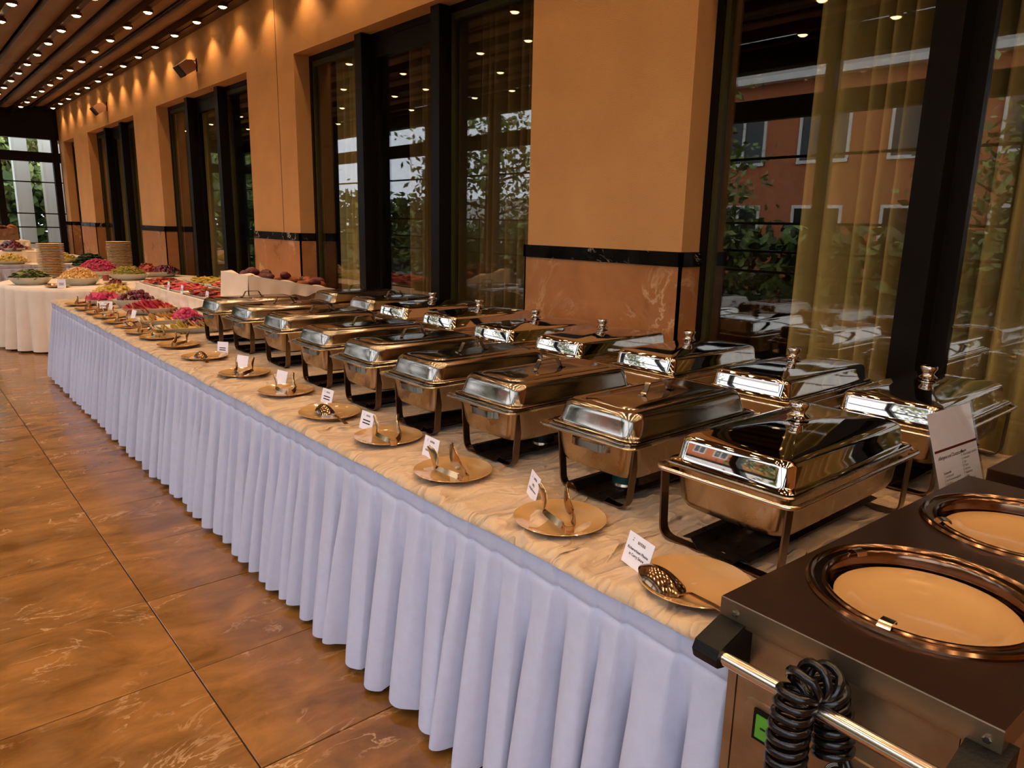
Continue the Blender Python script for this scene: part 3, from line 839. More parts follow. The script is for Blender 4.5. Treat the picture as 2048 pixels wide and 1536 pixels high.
make_tongs((1.245, 1.201), (1.352, 1.376), .075, 'tongs on the second plate from the plate warmer', 1.25)
make_tongs((1.262, 1.666), (1.308, 1.868), .078, 'tongs on the third plate from the plate warmer', 1.35)
make_tongs((1.281, 2.112), (1.362, 2.300), .085, 'narrow tongs on the fourth plate from the plate warmer', .6)
make_spoon((1.300, 2.690), (1.275, 2.45), 'perforated spoon on the fifth plate from the plate warmer')
make_tongs((1.303, 3.030), (1.366, 3.240), .085, 'narrow tongs on the sixth plate from the plate warmer', .6)
make_tongs((1.270, 3.55), (1.370, 3.74), .085, 'narrow tongs on the seventh plate from the plate warmer', .6)
make_spoon((1.295, 4.22), (1.255, 3.99), 'perforated spoon on the eighth plate from the plate warmer')
for i in range(8, 17):
    x, y = plates[i]
    if i == 11:
        make_spoon((x - .02, y + .02), (x + .08, y - .15), 'perforated spoon on the twelfth plate from the plate warmer')
    else:
        a = random.uniform(-.5, .5)
        make_tongs((x - .05 - .03 * sin(a), y - .11), (x + .03 + .05 * sin(a), y + .09), .075, 'tongs on the %s plate from the plate warmer' % near[i], .8)

# ------------------------------------------------------------------ printed text helper
def text_mesh(txt, size, font_bold=False, align='CENTER', shear=0, extrude=.0):
    cu = bpy.data.curves.new('text', 'FONT')
    cu.body = txt; cu.size = size; cu.align_x = align; cu.shear = shear; cu.extrude = extrude
    cu.resolution_u = 2
    if font_bold: cu.offset = size * .018
    o = bpy.data.objects.new('text', cu); COL.objects.link(o)
    dg = bpy.context.evaluated_depsgraph_get()
    me = bpy.data.meshes.new_from_object(o.evaluated_get(dg))
    bpy.data.objects.remove(o); bpy.data.curves.remove(cu)
    return me
def put_text(parent, txt, size, x, y, m, bold=False, align='CENTER', shear=0, name='lettering', z=.0022):
    me = text_mesh(txt, size, bold, align, shear); me.materials.clear()
    o = link(name, me, m, parent); o.location = (x, y, z)
    return o
# ------------------------------------------------------------------ label cards leaning in clear holders
def label_card(p0, p1, h, lean, lines, label, w=None, logo=True, blank=False):
    """p0,p1: ends of the bottom edge on the cloth as seen from the aisle (left, right)"""
    a = Vector((p0[0], p0[1], 0)); b = Vector((p1[0], p1[1], 0)); w = w or (b - a).length
    d = (b - a).normalized(); c = (a + b) / 2
    e = bpy.data.objects.new('label_card', None); COL.objects.link(e); e.empty_display_size = .05
    # local x along the card, local y up the card, local z out of its printed face
    up = (Vector((0, 0, 1)) * cos(lean) + Vector((0, 0, 1)).cross(d) * sin(lean)).normalized()
    n = d.cross(up)
    m = Matrix((d, up, n)).transposed().to_4x4(); m.translation = Vector((c.x, c.y, PZ - .001))
    e.matrix_world = m
    tag(e, label, 'label card', 'dish label cards')
    hw = w / 2
    MB().box(-hw, hw, .001, h, 0, .0016).obj('paper', M['card'], e)
    foot = MB().strip([(0, h, -.0015), (0, .0, -.0015), (0, .004, .001 - .03)], (1, 0, 0), w, .0016)
    foot.obj('holder', M['acrylic'], e)
    if logo:
        put_text(e, 'antea', h * .18, w * .06, h * .76, M['gold_ink'], True, name='lettering')
        MB().lathe([(h * .018, 0), (h * .018, .0004)], 8, (-w * .27, h * .86, .0017)).lathe([(h * .03, 0), (h * .03, .0004)], 8, (-w * .28, h * .79, .0017), 1.2, .5).obj('logo', M['gold_ink'], e)
    yy = h * .50
    for s_, t in lines:
        if t: put_text(e, t, h * s_, 0, yy, M['ink'], True)
        else: MB().box(-w * .3, w * .28, yy, yy + h * s_ * .55, .0016, .002).obj('print_line', M['ink'], e)
        yy -= h * s_ * 1.3
    return e
label_card((1.268, 1.048), (1.240, .948), .078, .30, [(.125, 'Kichererbsen Pfanne'), (.125, 'in Curry Sauce')], 'white card reading Kichererbsen Pfanne in Curry Sauce beside the nearest spoon', w=.100)
label_card((1.385, 1.524), (1.342, 1.439), .076, .22, [(.14, 'BBQ'), (.125, 'Geflügelbratwurst')], 'white BBQ card behind the second plate from the plate warmer', w=.095)
label_card((1.335, 2.017), (1.331, 1.925), .074, .22, [(.14, 'BBQ'), (.13, 'Hähnchenbrust')], 'white BBQ card behind the third plate from the plate warmer', w=.092)
label_card((1.330, 2.452), (1.334, 2.365), .072, .25, [(.12, None), (.12, None)], 'white label card leaning behind the fourth plate from the plate warmer', w=.088)
label_card((1.385, 2.900), (1.392, 2.815), .072, .25, [(.12, None), (.12, None)], 'white label card leaning behind the fifth plate from the plate warmer', w=.088)
label_card((1.385, 3.395), (1.40, 3.305), .072, .25, [], 'white label card seen almost edge-on behind the sixth plate', w=.088, logo=False)
label_card((1.375, 3.90), (1.405, 3.815), .072, .25, [], 'white label card seen almost edge-on behind the seventh plate', w=.088, logo=False)
label_card((1.430, 4.36), (1.475, 4.29), .078, .15, [(.12, None), (.12, None)], 'small white card standing behind the eighth plate', w=.075, logo=False)
label_card((1.33, 7.05), (1.44, 6.99), .075, .25, [(.12, None), (.12, None)], 'white card in front of the bowl of dark grapes', w=.12, logo=True)
label_card((1.42, 6.32), (1.43, 6.22), .075, .3, [], 'white card seen edge-on in front of the sliced ham platter', w=.09, logo=False)

# ------------------------------------------------------------------ menu sheet in a clear stand
def menu_stand():
    e = bpy.data.objects.new('menu_stand', None); COL.objects.link(e); e.empty_display_size = .05
    d = Vector((.291, -.024, 0)).normalized(); lean = .30
    back = Vector((0, 0, 1)).cross(d)
    up = (Vector((0, 0, 1)) * cos(lean) + back * sin(lean)).normalized(); n = d.cross(up)
    m = Matrix((d, up, n)).transposed().to_4x4()
    m.translation = Vector((2.345, .726, 1.040)) - up * .315
    e.matrix_world = m
    tag(e, 'upright allergen menu sheet in a clear acrylic stand behind the plate warmer', 'menu stand')
    w, h = .275, .312
    MB().box(-w / 2, w / 2, .005, h, -.001, .0006).obj('sheet', M['card'], e)
    hd = MB().box(-.146, .146, 0, .318, .0018, .0034).box(-.146, .146, 0, .318, -.0042, -.0026)
    hd.box(-.146, -.142, 0, .318, -.0026, .0018).box(.142, .146, 0, .318, -.0026, .0018)
    hd.obj('holder', M['acrylic'], e)
    z = .0009
    MB().box(-w / 2 + .006, w / 2, .196, .203, z - .0003, z + .0001).obj('red_rule', M['red_ink'], e)
    put_text(e, 'Allergene und Zusatzstoffe', .0145, -.118, .174, M['ink'], True, 'LEFT', .25, z=z)
    L1 = ['Zusatzstoffe', '1  mit Farbstoff', '2  mit Konservierungsstoff', '3  mit Nitrat', '4  mit Geschmacksverstärker', '5  mit Phosphat', '6  mit Süßungsmittel', '7  enthält Phenylalanin', '8  geschwefelt', '9  geschwärzt', '10 gewachst', '11 koffeinhaltig', '12 chininhaltig']
    L2 = ['Allergene', 'A  Glutenhaltiges Getreide', 'B  Krebstiere', 'C  Eier', 'D  Fische', 'E  Erdnüsse', 'F  Sojabohnen', 'G  Milch', 'H  Schalenfrüchte', 'I  Sellerie', 'J  Senf', 'K  Sesamsamen', 'L  Schwefeldioxid', 'M  Lupinen', 'N  Weichtiere']
    for k, t in enumerate(L1): put_text(e, t, .0095, -.10, .130 - k * .0105, M['ink'], k == 0, 'LEFT', z=z)
    for k, t in enumerate(L2): put_text(e, t, .0095, .025, .176 - k * .0108, M['ink'], k == 0, 'LEFT', z=z)
menu_stand()

# ------------------------------------------------------------------ plate warmer trolley
def plate_warmer(loc, rz):
    e = empty('plate_warmer', loc, rz, label='stainless two-well plate warmer trolley with coiled cord at the table end', cat='trolley')
    HX, HY, Z = .555, .222, .90
    wells = [-.252, .25]
    # top sheet with two round openings
    t = MB(); rw = .206; n = 48
    for k, cx in enumerate(wells):
        x0 = -HX if k == 0 else 0; x1 = 0 if k == 0 else HX
        angs = sorted(set([2 * pi * i / n for i in range(n)] + [math.atan2(sy * HY, (x - cx)) % (2 * pi) for x in (x0, x1) for sy in (-1, 1)]))
        inner = []; outer = []
        for a in angs:
            c, s = cos(a), sin(a)
            k1 = ((x1 - cx) / c) if c > 1e-9 else (((x0 - cx) / c) if c < -1e-9 else 1e9); k2 = (HY / abs(s)) if abs(s) > 1e-9 else 1e9
            kk = min(k1, k2)
            outer.append((cx + c * kk, s * kk, Z)); inner.append((cx + c * rw, s * rw, Z))
        t.loft([outer, inner], False, False)
    lp = MB()
    # folded lip
    ring = lambda hx, hy, z: [(hx, hy, z), (-hx, hy, z), (-hx, -hy, z), (hx, -hy, z)]
    lp.loft([ring(HX, HY, Z), ring(HX + .001, HY + .001, Z - .002), ring(HX + .001, HY + .001, Z - .042), ring(HX - .004, HY - .004, Z - .042)], False, False)
    top = t.obj('top_sheet', M['cart_top'], e)
    lp.obj('lip', M['cart_lip'], top)
    for y in (.192, -.205):
        b = MB().lathe([(.0065, 0), (.0065, .003), (.004, .004)], 6)
        b.v = [(-HX - .001 - z, y + x, Z - .022 + yy) for x, yy, z in b.v]
        b.obj('bolt', M['steel'], top)
    for cx in wells:
        MB().lathe([(.206, -.001), (.2055, .004), (.201, .009), (.196, .010), (.1925, .008), (.190, .0045), (.178, .003), (.1755, .0055), (.1715, .0060), (.168, .003), (.1655, -.004), (.1645, -.10), (.1645, -.30)], 56, (cx, 0, Z), cap0=False, cap1=False).obj('well_ring', M['cart_ring'], e, smooth=35)
    for cx, a in ((wells[0], pi + .04), (wells[0], 1.2), (wells[1], 2.35)):
        c = MB().strip(fillet([(.186, 0, .004), (.178, 0, .012), (.158, 0, .012), (.156, 0, .004)], .003, 2), (0, 1, 0), .022, .0016)
        o = c.obj('clip', M['chrome'], e, smooth=30); o.location = (cx, 0, Z); o.rotation_euler = (0, 0, a)
    # body
    b = MB().box(-HX + .030, HX - .030, -HY + .012, HY - .012, .16, Z - .30)
    b.box(-HX + .030, -HX + .034, -HY + .012, HY - .012, Z - .30, Z - .040).box(HX - .034, HX - .030, -HY + .012, HY - .012, Z - .30, Z - .04)
    b.box(-HX + .034, HX - .034, -HY + .012, -HY + .016, Z - .30, Z - .04).box(-HX + .034, HX - .034, HY - .016, HY - .012, Z - .30, Z - .04)
    b.obj('body', M['cart_side'], e)
    fx = -HX + .030
    MB().box(fx - .006, fx, -HY + .055, HY - .032, .19, Z - .050).obj('front_panel', M['cart_side'], e)
    MB().box(fx - .008, fx, HY - .030, HY - .0125, .16, Z - .042).obj('corner_strip', M['cart_side'], e)
    MB().box(fx - .008, fx, -HY + .0125, -HY + .053, .16, Z - .042).obj('corner_strip', M['cart_side'], e)
    # pressed control recess
    r = lambda hy, hz, rr_, x: [(x, p[0] + .0, p[1] + .60) for p in rr(hy, hz, rr_, 0, 4)]
    cp = MB().loft([r(.172, .122, .02, fx - .0062), r(.170, .120, .02, fx - .0095), r(.160, .110, .018, fx - .0095), r(.152, .102, .016, fx - .0068)], False, True)
    cp.obj('control_panel', M['cart_side'], e, smooth=30)
    # rocker switch
    sw = MB().box(fx - .014, fx - .006, .103, .147, .648, .708).obj('switch_bezel', M['black_plastic'], e)
    MB().box(fx - .017, fx - .013, .110, .140, .656, .700).obj('rocker', M['green'], sw)
    MB().box(fx - .0175, fx - .0168, .120, .130, .676, .680).obj('rocker_mark', M['ink'], sw)
    # dial
    def disc(r0, d0, d1, name, m, parent, r1=None, yc=-.020, zc=.665):
        k = MB().lathe([(r0, 0), (r1 or r0, d1 - d0)], 32); k.v = [(fx - d0 - z, yc + x, zc + y) for x, y, z in k.v]
        return k.obj(name, m, parent, smooth=40)
    dl = disc(.034, .006, .010, 'dial_plate', M['black_plastic'], e)
    disc(.022, .010, .028, 'dial_knob', M['black_plastic'], dl, .019)
    for rad in (.0285, .0305, .0325):
        for k in range(5):
            a0 = radians(18 + k * 64); a1 = a0 + radians(48)
            mb = MB(); rings = []
            for q in range(9):
                a = a0 + (a1 - a0) * q / 8
                rings.append([(fx - .0102, -.020 + (rad - .0004) * cos(a), .665 + (rad - .0004) * sin(a)), (fx - .0102, -.020 + (rad + .0004) * cos(a), .665 + (rad + .0004) * sin(a))])
            mb.loft(rings, False, False, closed=False).obj('scale_mark', M['white_print'], dl)
    for k, (ch, a) in enumerate((('1', 0), ('2', 90), ('3', 170))):
        me = text_mesh(ch, .010, True); me.materials.clear()
        o = link('numeral', me, M['white_print'], dl)
        o.matrix_local = Matrix.Translation((fx - .0104, -.020 + .0305 * cos(radians(a)) * -1, .665 + .0305 * sin(radians(a)) - .0035)) @ Matrix(((0, 0, -1, 0), (-1, 0, 0, 0), (0, 1, 0, 0), (0, 0, 0, 1)))
    # push handle
    hx = -HX - .060; hz = .826
    MB().tube([(hx, -.19, hz), (hx, .172, hz)], .0125, 16).obj('push_bar', M['chrome'], e, smooth=60)
    prof = [(fx, .868), (fx - .035, .864), (hx - .012, .842), (hx - .020, .826), (hx - .015, .810), (hx, .806), (fx - .045, .800), (fx, .775)]
    for y0, y1 in ((.170, .222), (-.235, -.180)):
        MB().loft([[(x, y0, z) for x, z in prof], [(x, y0 + .006, z) for x, z in prof], [(x, y1 - .006, z) for x, z in prof], [(x * .98 + fx * .02, y1, z * .99 + .0083) for x, z in prof]]).obj('handle_bracket', M['black_plastic'], e, smooth=30)
    # castors
    for sx in (-1, 1):
        for sy in (-1, 1):
            w = MB().lathe([(.02, -.015), (.058, -.015), (.062, -.01), (.062, .01), (.058, .015), (.02, .015)], 20)
            w.v = [(sx * .44 + x, sy * .15 + z, .062 + y) for x, y, z in w.v]
            w.box(sx * .44 - .02, sx * .44 + .02, sy * .15 - .022, sy * .15 - .017, .05, .16).box(sx * .44 - .02, sx * .44 + .02, sy * .15 + .017, sy * .15 + .022, .05, .16)
            w.obj('castor', M['black_plastic'], e)
    # coiled cord: hangs below the bar, climbs over it and drops behind
    pts = []
    cpath = fillet([(hx - .028, .018, .44), (hx - .030, .020, .62), (hx - .030, .026, .79), (hx - .018, .022, .868), (hx + .026, .004, .868), (hx + .038, -.008, .80), (hx + .030, -.02, .74)], .035, 6)
    segs = [(cpath[i + 1] - cpath[i]).length for i in range(len(cpath) - 1)]; tot = sum(segs)
    def at(s):
        for i, l in enumerate(segs):
            if s <= l or i == len(segs) - 1: return cpath[i].lerp(cpath[i + 1], min(1, s / l)), (cpath[i + 1] - cpath[i]).normalized()
            s -= l
    turns = tot / .0185; N = int(turns * 16)
    prev = Vector((0, 1, 0))
    for i in range(N + 1):
        p, tg = at(tot * i / N); u = (prev - tg * prev.dot(tg)).normalized(); prev = u; v = tg.cross(u)
        a = 2 * pi * turns * i / N
        pts.append(p + (u * cos(a) + v * sin(a)) * .026)
    tail = [pts[-1] + Vector((0, -.01, -.02)), pts[-1] + Vector((-.02, -.035, -.06)), pts[-1] + Vector((-.055, -.02, -.095)), pts[-1] + Vector((-.06, .03, -.08))]
    MB().tube(pts + tail, .0072, 8).obj('coiled_cord', M['rubber'], e, smooth=60)
    return e
CART = (1.612, .400, 0); CROT = radians(-2.2)
plate_warmer(CART, CROT)
big_me = MB().lathe([(.0, .004), (.085, .004), (.088, 0), (.095, 0), (.097, .004), (.120, .012), (.151, .022), (.1535, .0245), (.151, .0255), (.119, .0165), (.098, .009), (.0, .008)], 48, cap0=False, cap1=False).mesh('dinner_plate', 45)
big_me.materials.append(M['plate'])
for wi, (cx, nm) in enumerate(((-.252, 'near'), (.25, 'far'))):
    for k in range(4):
        o = link('dinner_plate', big_me)
        o.location = (CART[0] + cx * cos(CROT), CART[1] + cx * sin(CROT), .90 - .045 - k * .009)
        tag(o, ('topmost beige dinner plate in the %s well of the plate warmer' if k == 0 else 'beige dinner plate under the top one in the %s well of the plate warmer') % nm, 'plate', 'dinner plates in the %s well' % nm)
# second steel trolley at the right edge
def side_box():
    e = empty('steel_trolley', (2.556, .372, 0), radians(-2.2), label='second stainless trolley top at the right edge behind the plate warmer', cat='trolley')
    MB().loft([rr(.30, .20, .004, .905, 1), rr(.30, .20, .004, .865, 1)], False, False).loft([rr(.30, .20, .004, .905, 1), rr(.296, .196, .004, .9065, 1)], False, True).obj('top_sheet', M['cart_top'], e)
    MB().box(-.28, .28, -.18, .18, .12, .868).obj('body', M['cart_side'], e)
    for sx in (-1, 1):
        for sy in (-1, 1): MB().tube([(sx * .24, sy * .14, 0), (sx * .24, sy * .14, .13)], .02, 10).obj('leg', M['leg'], e)
side_box()

# ------------------------------------------------------------------ food
def pal(name, cols, rough=.45, coat=0.): 
    M[name] = mat(name, cols[0], rough, island=cols, coat=coat); return M[name]
pal('f_green', [lin(40, 48, 14), lin(96, 110, 30), lin(66, 78, 20), lin(130, 136, 50), lin(30, 34, 12)])
pal('f_pasta', [lin(214, 160, 84), lin(230, 184, 112), lin(196, 136, 62), lin(236, 200, 140)])
pal('f_bean', [lin(150, 140, 50), lin(176, 160, 66), lin(126, 118, 36), lin(190, 150, 70)])
pal('f_beet', [lin(190, 36, 84), lin(150, 20, 60), lin(206, 60, 104)])
pal('f_grape', [lin(96, 14, 34), lin(70, 8, 24), lin(124, 24, 50), lin(50, 8, 18)], .2, .4)
pal('f_yellow', [lin(206, 164, 60), lin(190, 150, 50), lin(168, 150, 52), lin(216, 180, 88)])
pal('f_ham', [lin(196, 46, 84), lin(170, 30, 60), lin(206, 110, 60), lin(214, 70, 90)])
pal('f_orange', [lin(206, 96, 44), lin(180, 60, 40), lin(160, 30, 50), lin(60, 20, 18), lin(214, 140, 70)])
pal('f_tan', [lin(200, 150, 80), lin(186, 130, 64), lin(214, 170, 100)])
pal('f_dark', [lin(70, 20, 24), lin(110, 40, 30), lin(50, 14, 18), lin(150, 70, 34)])
pal('f_herb', [lin(24, 44, 20), lin(40, 66, 30), lin(16, 30, 14)])
def rotm(rs): 
    from mathutils import Euler
    return Euler((rs.uniform(0, 6.28), rs.uniform(0, 6.28), rs.uniform(0, 6.28))).to_matrix()
def heap(name, c, rx, ry, h, n, size, m, label, cat, seed=0, shape='ball', rz=0, lean=0):
    rs = random.Random(seed); mb = MB(); cr, sr = cos(rz), sin(rz)
    # filling core so the heap is solid
    core = [(1.0, 0), (.93, .18), (.75, .45), (.5, .70), (.25, .85), (.06, .90)]
    rings = [[((rx * r * cos(2 * pi * j / 16)) * cr - (ry * r * sin(2 * pi * j / 16)) * sr, (rx * r * cos(2 * pi * j / 16)) * sr + (ry * r * sin(2 * pi * j / 16)) * cr, h * z) for j in range(16)] for r, z in core]
    mb.loft(rings)
    for i in range(n):
        r = sqrt(rs.random()); a = rs.uniform(0, 2 * pi)
        x = rx * r * cos(a); y = ry * r * sin(a)
        z = h * .92 * (1 - r ** 2.2) + rs.uniform(0, size * .35)
        p = Vector((x * cr - y * sr, x * sr + y * cr, z)); s = size * 1.25 * rs.uniform(.75, 1.2)
        if shape == 'ball': mb.ball(p, s, s, s, 8, 5)
        elif shape == 'slice':   # leaning round slices
            q = Matrix.Rotation(rs.uniform(-.4, .4), 3, 'Z') @ Matrix.Rotation(radians(55) + rs.uniform(-.3, .3), 3, 'Y')
            mb.ball(p, s, s * .9, s * .18, 8, 4, q)
        elif shape == 'chunk': mb.ball(p, s, s * .7, s * .6, 6, 4, rotm(rs))
        elif shape == 'stick': mb.ball(p, s * 1.8, s * .4, s * .4, 6, 4, Matrix.Rotation(rs.uniform(0, 6.28), 3, 'Z') @ Matrix.Rotation(rs.uniform(-.5, .5), 3, 'Y'))
        elif shape == 'leaf':
            mb.ball(p, s * 1.3, s * .8, s * .25, 6, 4, Matrix.Rotation(rs.uniform(0, 6.28), 3, 'Z') @ Matrix.Rotation(rs.uniform(-.9, .9), 3, 'X'))
        elif shape == 'wedge':
            q = Matrix.Rotation(rs.uniform(0, 6.28), 3, 'Z')
            v = [q @ Vector(t) * s for t in ((-1, -.6, 0), (1, -.6, 0), (1, .6, 0), (-1, .6, 0), (0, -.5, 1.0), (0, .5, 1.0))]
            mb.add([p + t for t in v], [(0, 3, 2, 1), (0, 1, 4), (1, 2, 5, 4), (2, 3, 5), (3, 0, 4, 5)])
    o = mb.obj(name, m, smooth=45, label=label, cat=cat, kind='stuff'); o.location = c
    return o
def oval_bowl(c, rx, ry, h, label, rz=0, m=None, square=False):
    mb = MB(); n = 32
    def ring(k, z, dr=0):
        if square: return rr(rx * k + dr, ry * k + dr, min(rx, ry) * .25, z, 6)
        return [((rx * k + dr) * cos(2 * pi * j / n), (ry * k + dr) * sin(2 * pi * j / n), z) for j in range(n)]
    mb.loft([ring(.60, 0), ring(.66, 0), ring(.80, h * .4), ring(.97, h * .95), ring(1, h), ring(.98, h * 1.02), ring(.955, h * .97), ring(.78, h * .48), ring(.60, h * .2)])
    o = mb.obj('serving_bowl', m or M['porcelain'], smooth=50, label=label, cat='bowl', group='white serving bowls')
    o.location = c; o.rotation_euler = (0, 0, rz); return o
FZ = PZ
# far end of the long table, nearest first
oval_bowl((1.60, 5.335, FZ), .245, .125, .045, 'long white platter of yellow slices and red grapes beside the last front chafing dish', -.15, square=True)
heap('cheese_slices', (1.60, 5.335, FZ + .02), .22, .105, .035, 46, .030, M['f_yellow'], 'yellow slices fanned on the platter nearest the chafing dishes', 'cheese', 1, 'slice', -.15)
heap('red_grapes', (1.63, 5.36, FZ + .045), .11, .07, .05, 46, .014, M['f_grape'], 'small bunch of red grapes on the platter nearest the chafing dishes', 'grapes', 2, 'ball')
oval_bowl((1.58, 5.80, FZ), .235, .12, .05, 'white rectangular dish of tan slices and raspberries', -.1, square=True)
heap('tan_slices', (1.54, 5.80, FZ + .03), .17, .10, .03, 34, .032, M['f_tan'], 'tan slices in the white rectangular dish with raspberries', 'cheese', 3, 'slice')
heap('raspberry_heap', (1.69, 5.79, FZ + .035), .105, .09, .075, 90, .015, M['f_beet'], 'heap of magenta raspberries at the end of the white rectangular dish', 'raspberries', 4, 'ball')
oval_bowl((1.635, 6.56, FZ), .225, .15, .055, 'oval white dish of sliced ham and melon', -.1)
heap('ham_slices', (1.635, 6.56, FZ + .035), .19, .12, .055, 70, .032, M['f_ham'], 'pink ham and melon slices fanned in the oval white dish', 'ham', 5, 'slice')
oval_bowl((1.655, 7.10, FZ), .195, .14, .075, 'oval white bowl holding dark red grapes', -.1)
gme = MB().ball((0, 0, 0), .0235, nu=10, nv=7).mesh('grape', 60); gme.materials.append(mat('grape_skin', lin(98, 16, 36), .16, coat=.5, var=.3, vscale=20))
rs = random.Random(9)
for k in range(54):
    lvl = 0 if k < 30 else (1 if k < 46 else 2)
    r = sqrt(rs.random()) * (1, .72, .4)[lvl]; a = rs.uniform(0, 6.28)
    o = link('grape', gme); o.location = (1.655 + .16 * r * cos(a), 7.10 + .11 * r * sin(a), FZ + .070 + lvl * .030 + rs.uniform(0, .008)); o.scale = [rs.uniform(.85, 1.1)] * 3
    tag(o, 'shiny dark red grape heaped in the oval white bowl', 'grape', 'dark red grapes in the oval bowl')
oval_bowl((1.475, 7.47, FZ), .15, .13, .05, 'small white dish of magenta beet wedges', 0)
heap('beet_wedges', (1.475, 7.47, FZ + .035), .125, .10, .05, 26, .030, M['f_beet'], 'magenta beet wedges in the small white dish', 'beetroot', 6, 'wedge')
oval_bowl((1.645, 7.86, FZ), .20, .14, .075, 'white dish of yellow cheese pieces at the far table end', 0, square=True)
heap('cheese_chunks', (1.645, 7.86, FZ + .055), .175, .115, .075, 70, .026, M['f_yellow'], 'yellow cheese pieces heaped in the dish at the far table end', 'cheese', 7, 'chunk')
# cloth-draped riser
def draped_box(x0, x1, y0, y1, z0, z1, m, name, label, seed=0, amp=.011, fl=.015):
    mb = MB(); n = 140; hx, hy = (x1 - x0) / 2, (y1 - y0) / 2; cx, cy = (x0 + x1) / 2, (y0 + y1) / 2
    per = []
    L4 = 4 * (hx + hy)
    for i in range(n):
        s = L4 * i / n
        if s < 2 * hx: per.append((x0 + s, y0, 0, -1))
        elif s < 2 * hx + 2 * hy: per.append((x1, y0 + s - 2 * hx, 1, 0))
        elif s < 4 * hx + 2 * hy: per.append((x1 - (s - 2 * hx - 2 * hy), y1, 0, 1))
        else: per.append((x0, y1 - (s - 4 * hx - 2 * hy), -1, 0))
    rings = []
    for j in range(9):
        t = j / 8; z = z1 + (z0 - z1) * t
        rings.append([(x + nx_ * (fl * t + amp * 2.2 * t ** .5 * sin(i * 1.7 + fbm(i * .13, t, seed) * 5)), y + ny_ * (fl * t + amp * 2.2 * t ** .5 * sin(i * 1.7 + fbm(i * .13, t, seed) * 5)), z + (.004 * sin(i * .9) if j == 8 else 0)) for i, (x, y, nx_, ny_) in enumerate(per)])
    mb.loft(rings, False, False)
    mb.grid(lambda u, v: (x0 + 2 * hx * u, y0 + 2 * hy * v, z1 + .002 * fbm(u * 6, v * 12, seed)), 16, 24)
    return mb.obj(name, m, smooth=50, label=label, cat='riser', group='cloth-draped risers')
RZ = .90
draped_box(1.885, 3.03, 5.36, 8.08, TZ + .012, RZ, M['cloth2'], 'display_riser', 'low riser draped in cream cloth behind the fruit dishes', 2)
# canape platters on the riser
def platter(c, hx, hy, label):
    e = MB().loft([rr(hx * .93, hy * .95, .01, 0, 2), rr(hx, hy, .012, .006, 2), rr(hx, hy, .012, .012, 2), rr(hx - .006, hy - .006, .01, .013, 2), rr(hx - .012, hy - .012, .01, .008, 2)]).obj('canape_platter', M['porcelain'], smooth=30, label=label, cat='platter', group='canape platters on the riser')
    e.location = c
pos = ['farthest', 'middle', 'nearest']
for r_, (x, rn) in enumerate(((2.075, 'front'), (2.50, 'back'))):
    for k, y in enumerate((7.72, 7.05, 6.38)):
        platter((x, y, RZ + .004), .165, .31, 'white canape platter on the riser, %s of the %s row' % (pos[k], rn))
        heap('canapes', (x, y, RZ + .014), .145, .285, .03, 90, .026, (M['f_orange'], M['f_ham'], M['f_orange'])[k] if r_ == 0 else (M['f_yellow'], M['f_ham'], M['f_orange'])[k],
             'bright canapes piled on the %s platter of the %s riser row' % (pos[k], rn), 'canapes', 20 + k + 3 * r_, 'leaf')
label_card((1.905, 7.03), (1.90, 6.94), .075, .15, [(.12, None), (.12, None)], 'tall white card on the riser edge, farthest of three', logo=False, w=.075)
label_card((1.905, 6.64), (1.90, 6.55), .075, .15, [(.12, None), (.12, None)], 'tall white card on the riser edge, middle of three', logo=False, w=.075)
label_card((1.905, 6.00), (1.90, 5.91), .075, .15, [(.12, None), (.12, None)], 'tall white card on the riser edge beside the last chafing dish', logo=False, w=.075)
for o in list(COL.objects):
    if o.name.startswith('label_card') and o.matrix_world.translation.x > 1.885: o.location.z = RZ + .004
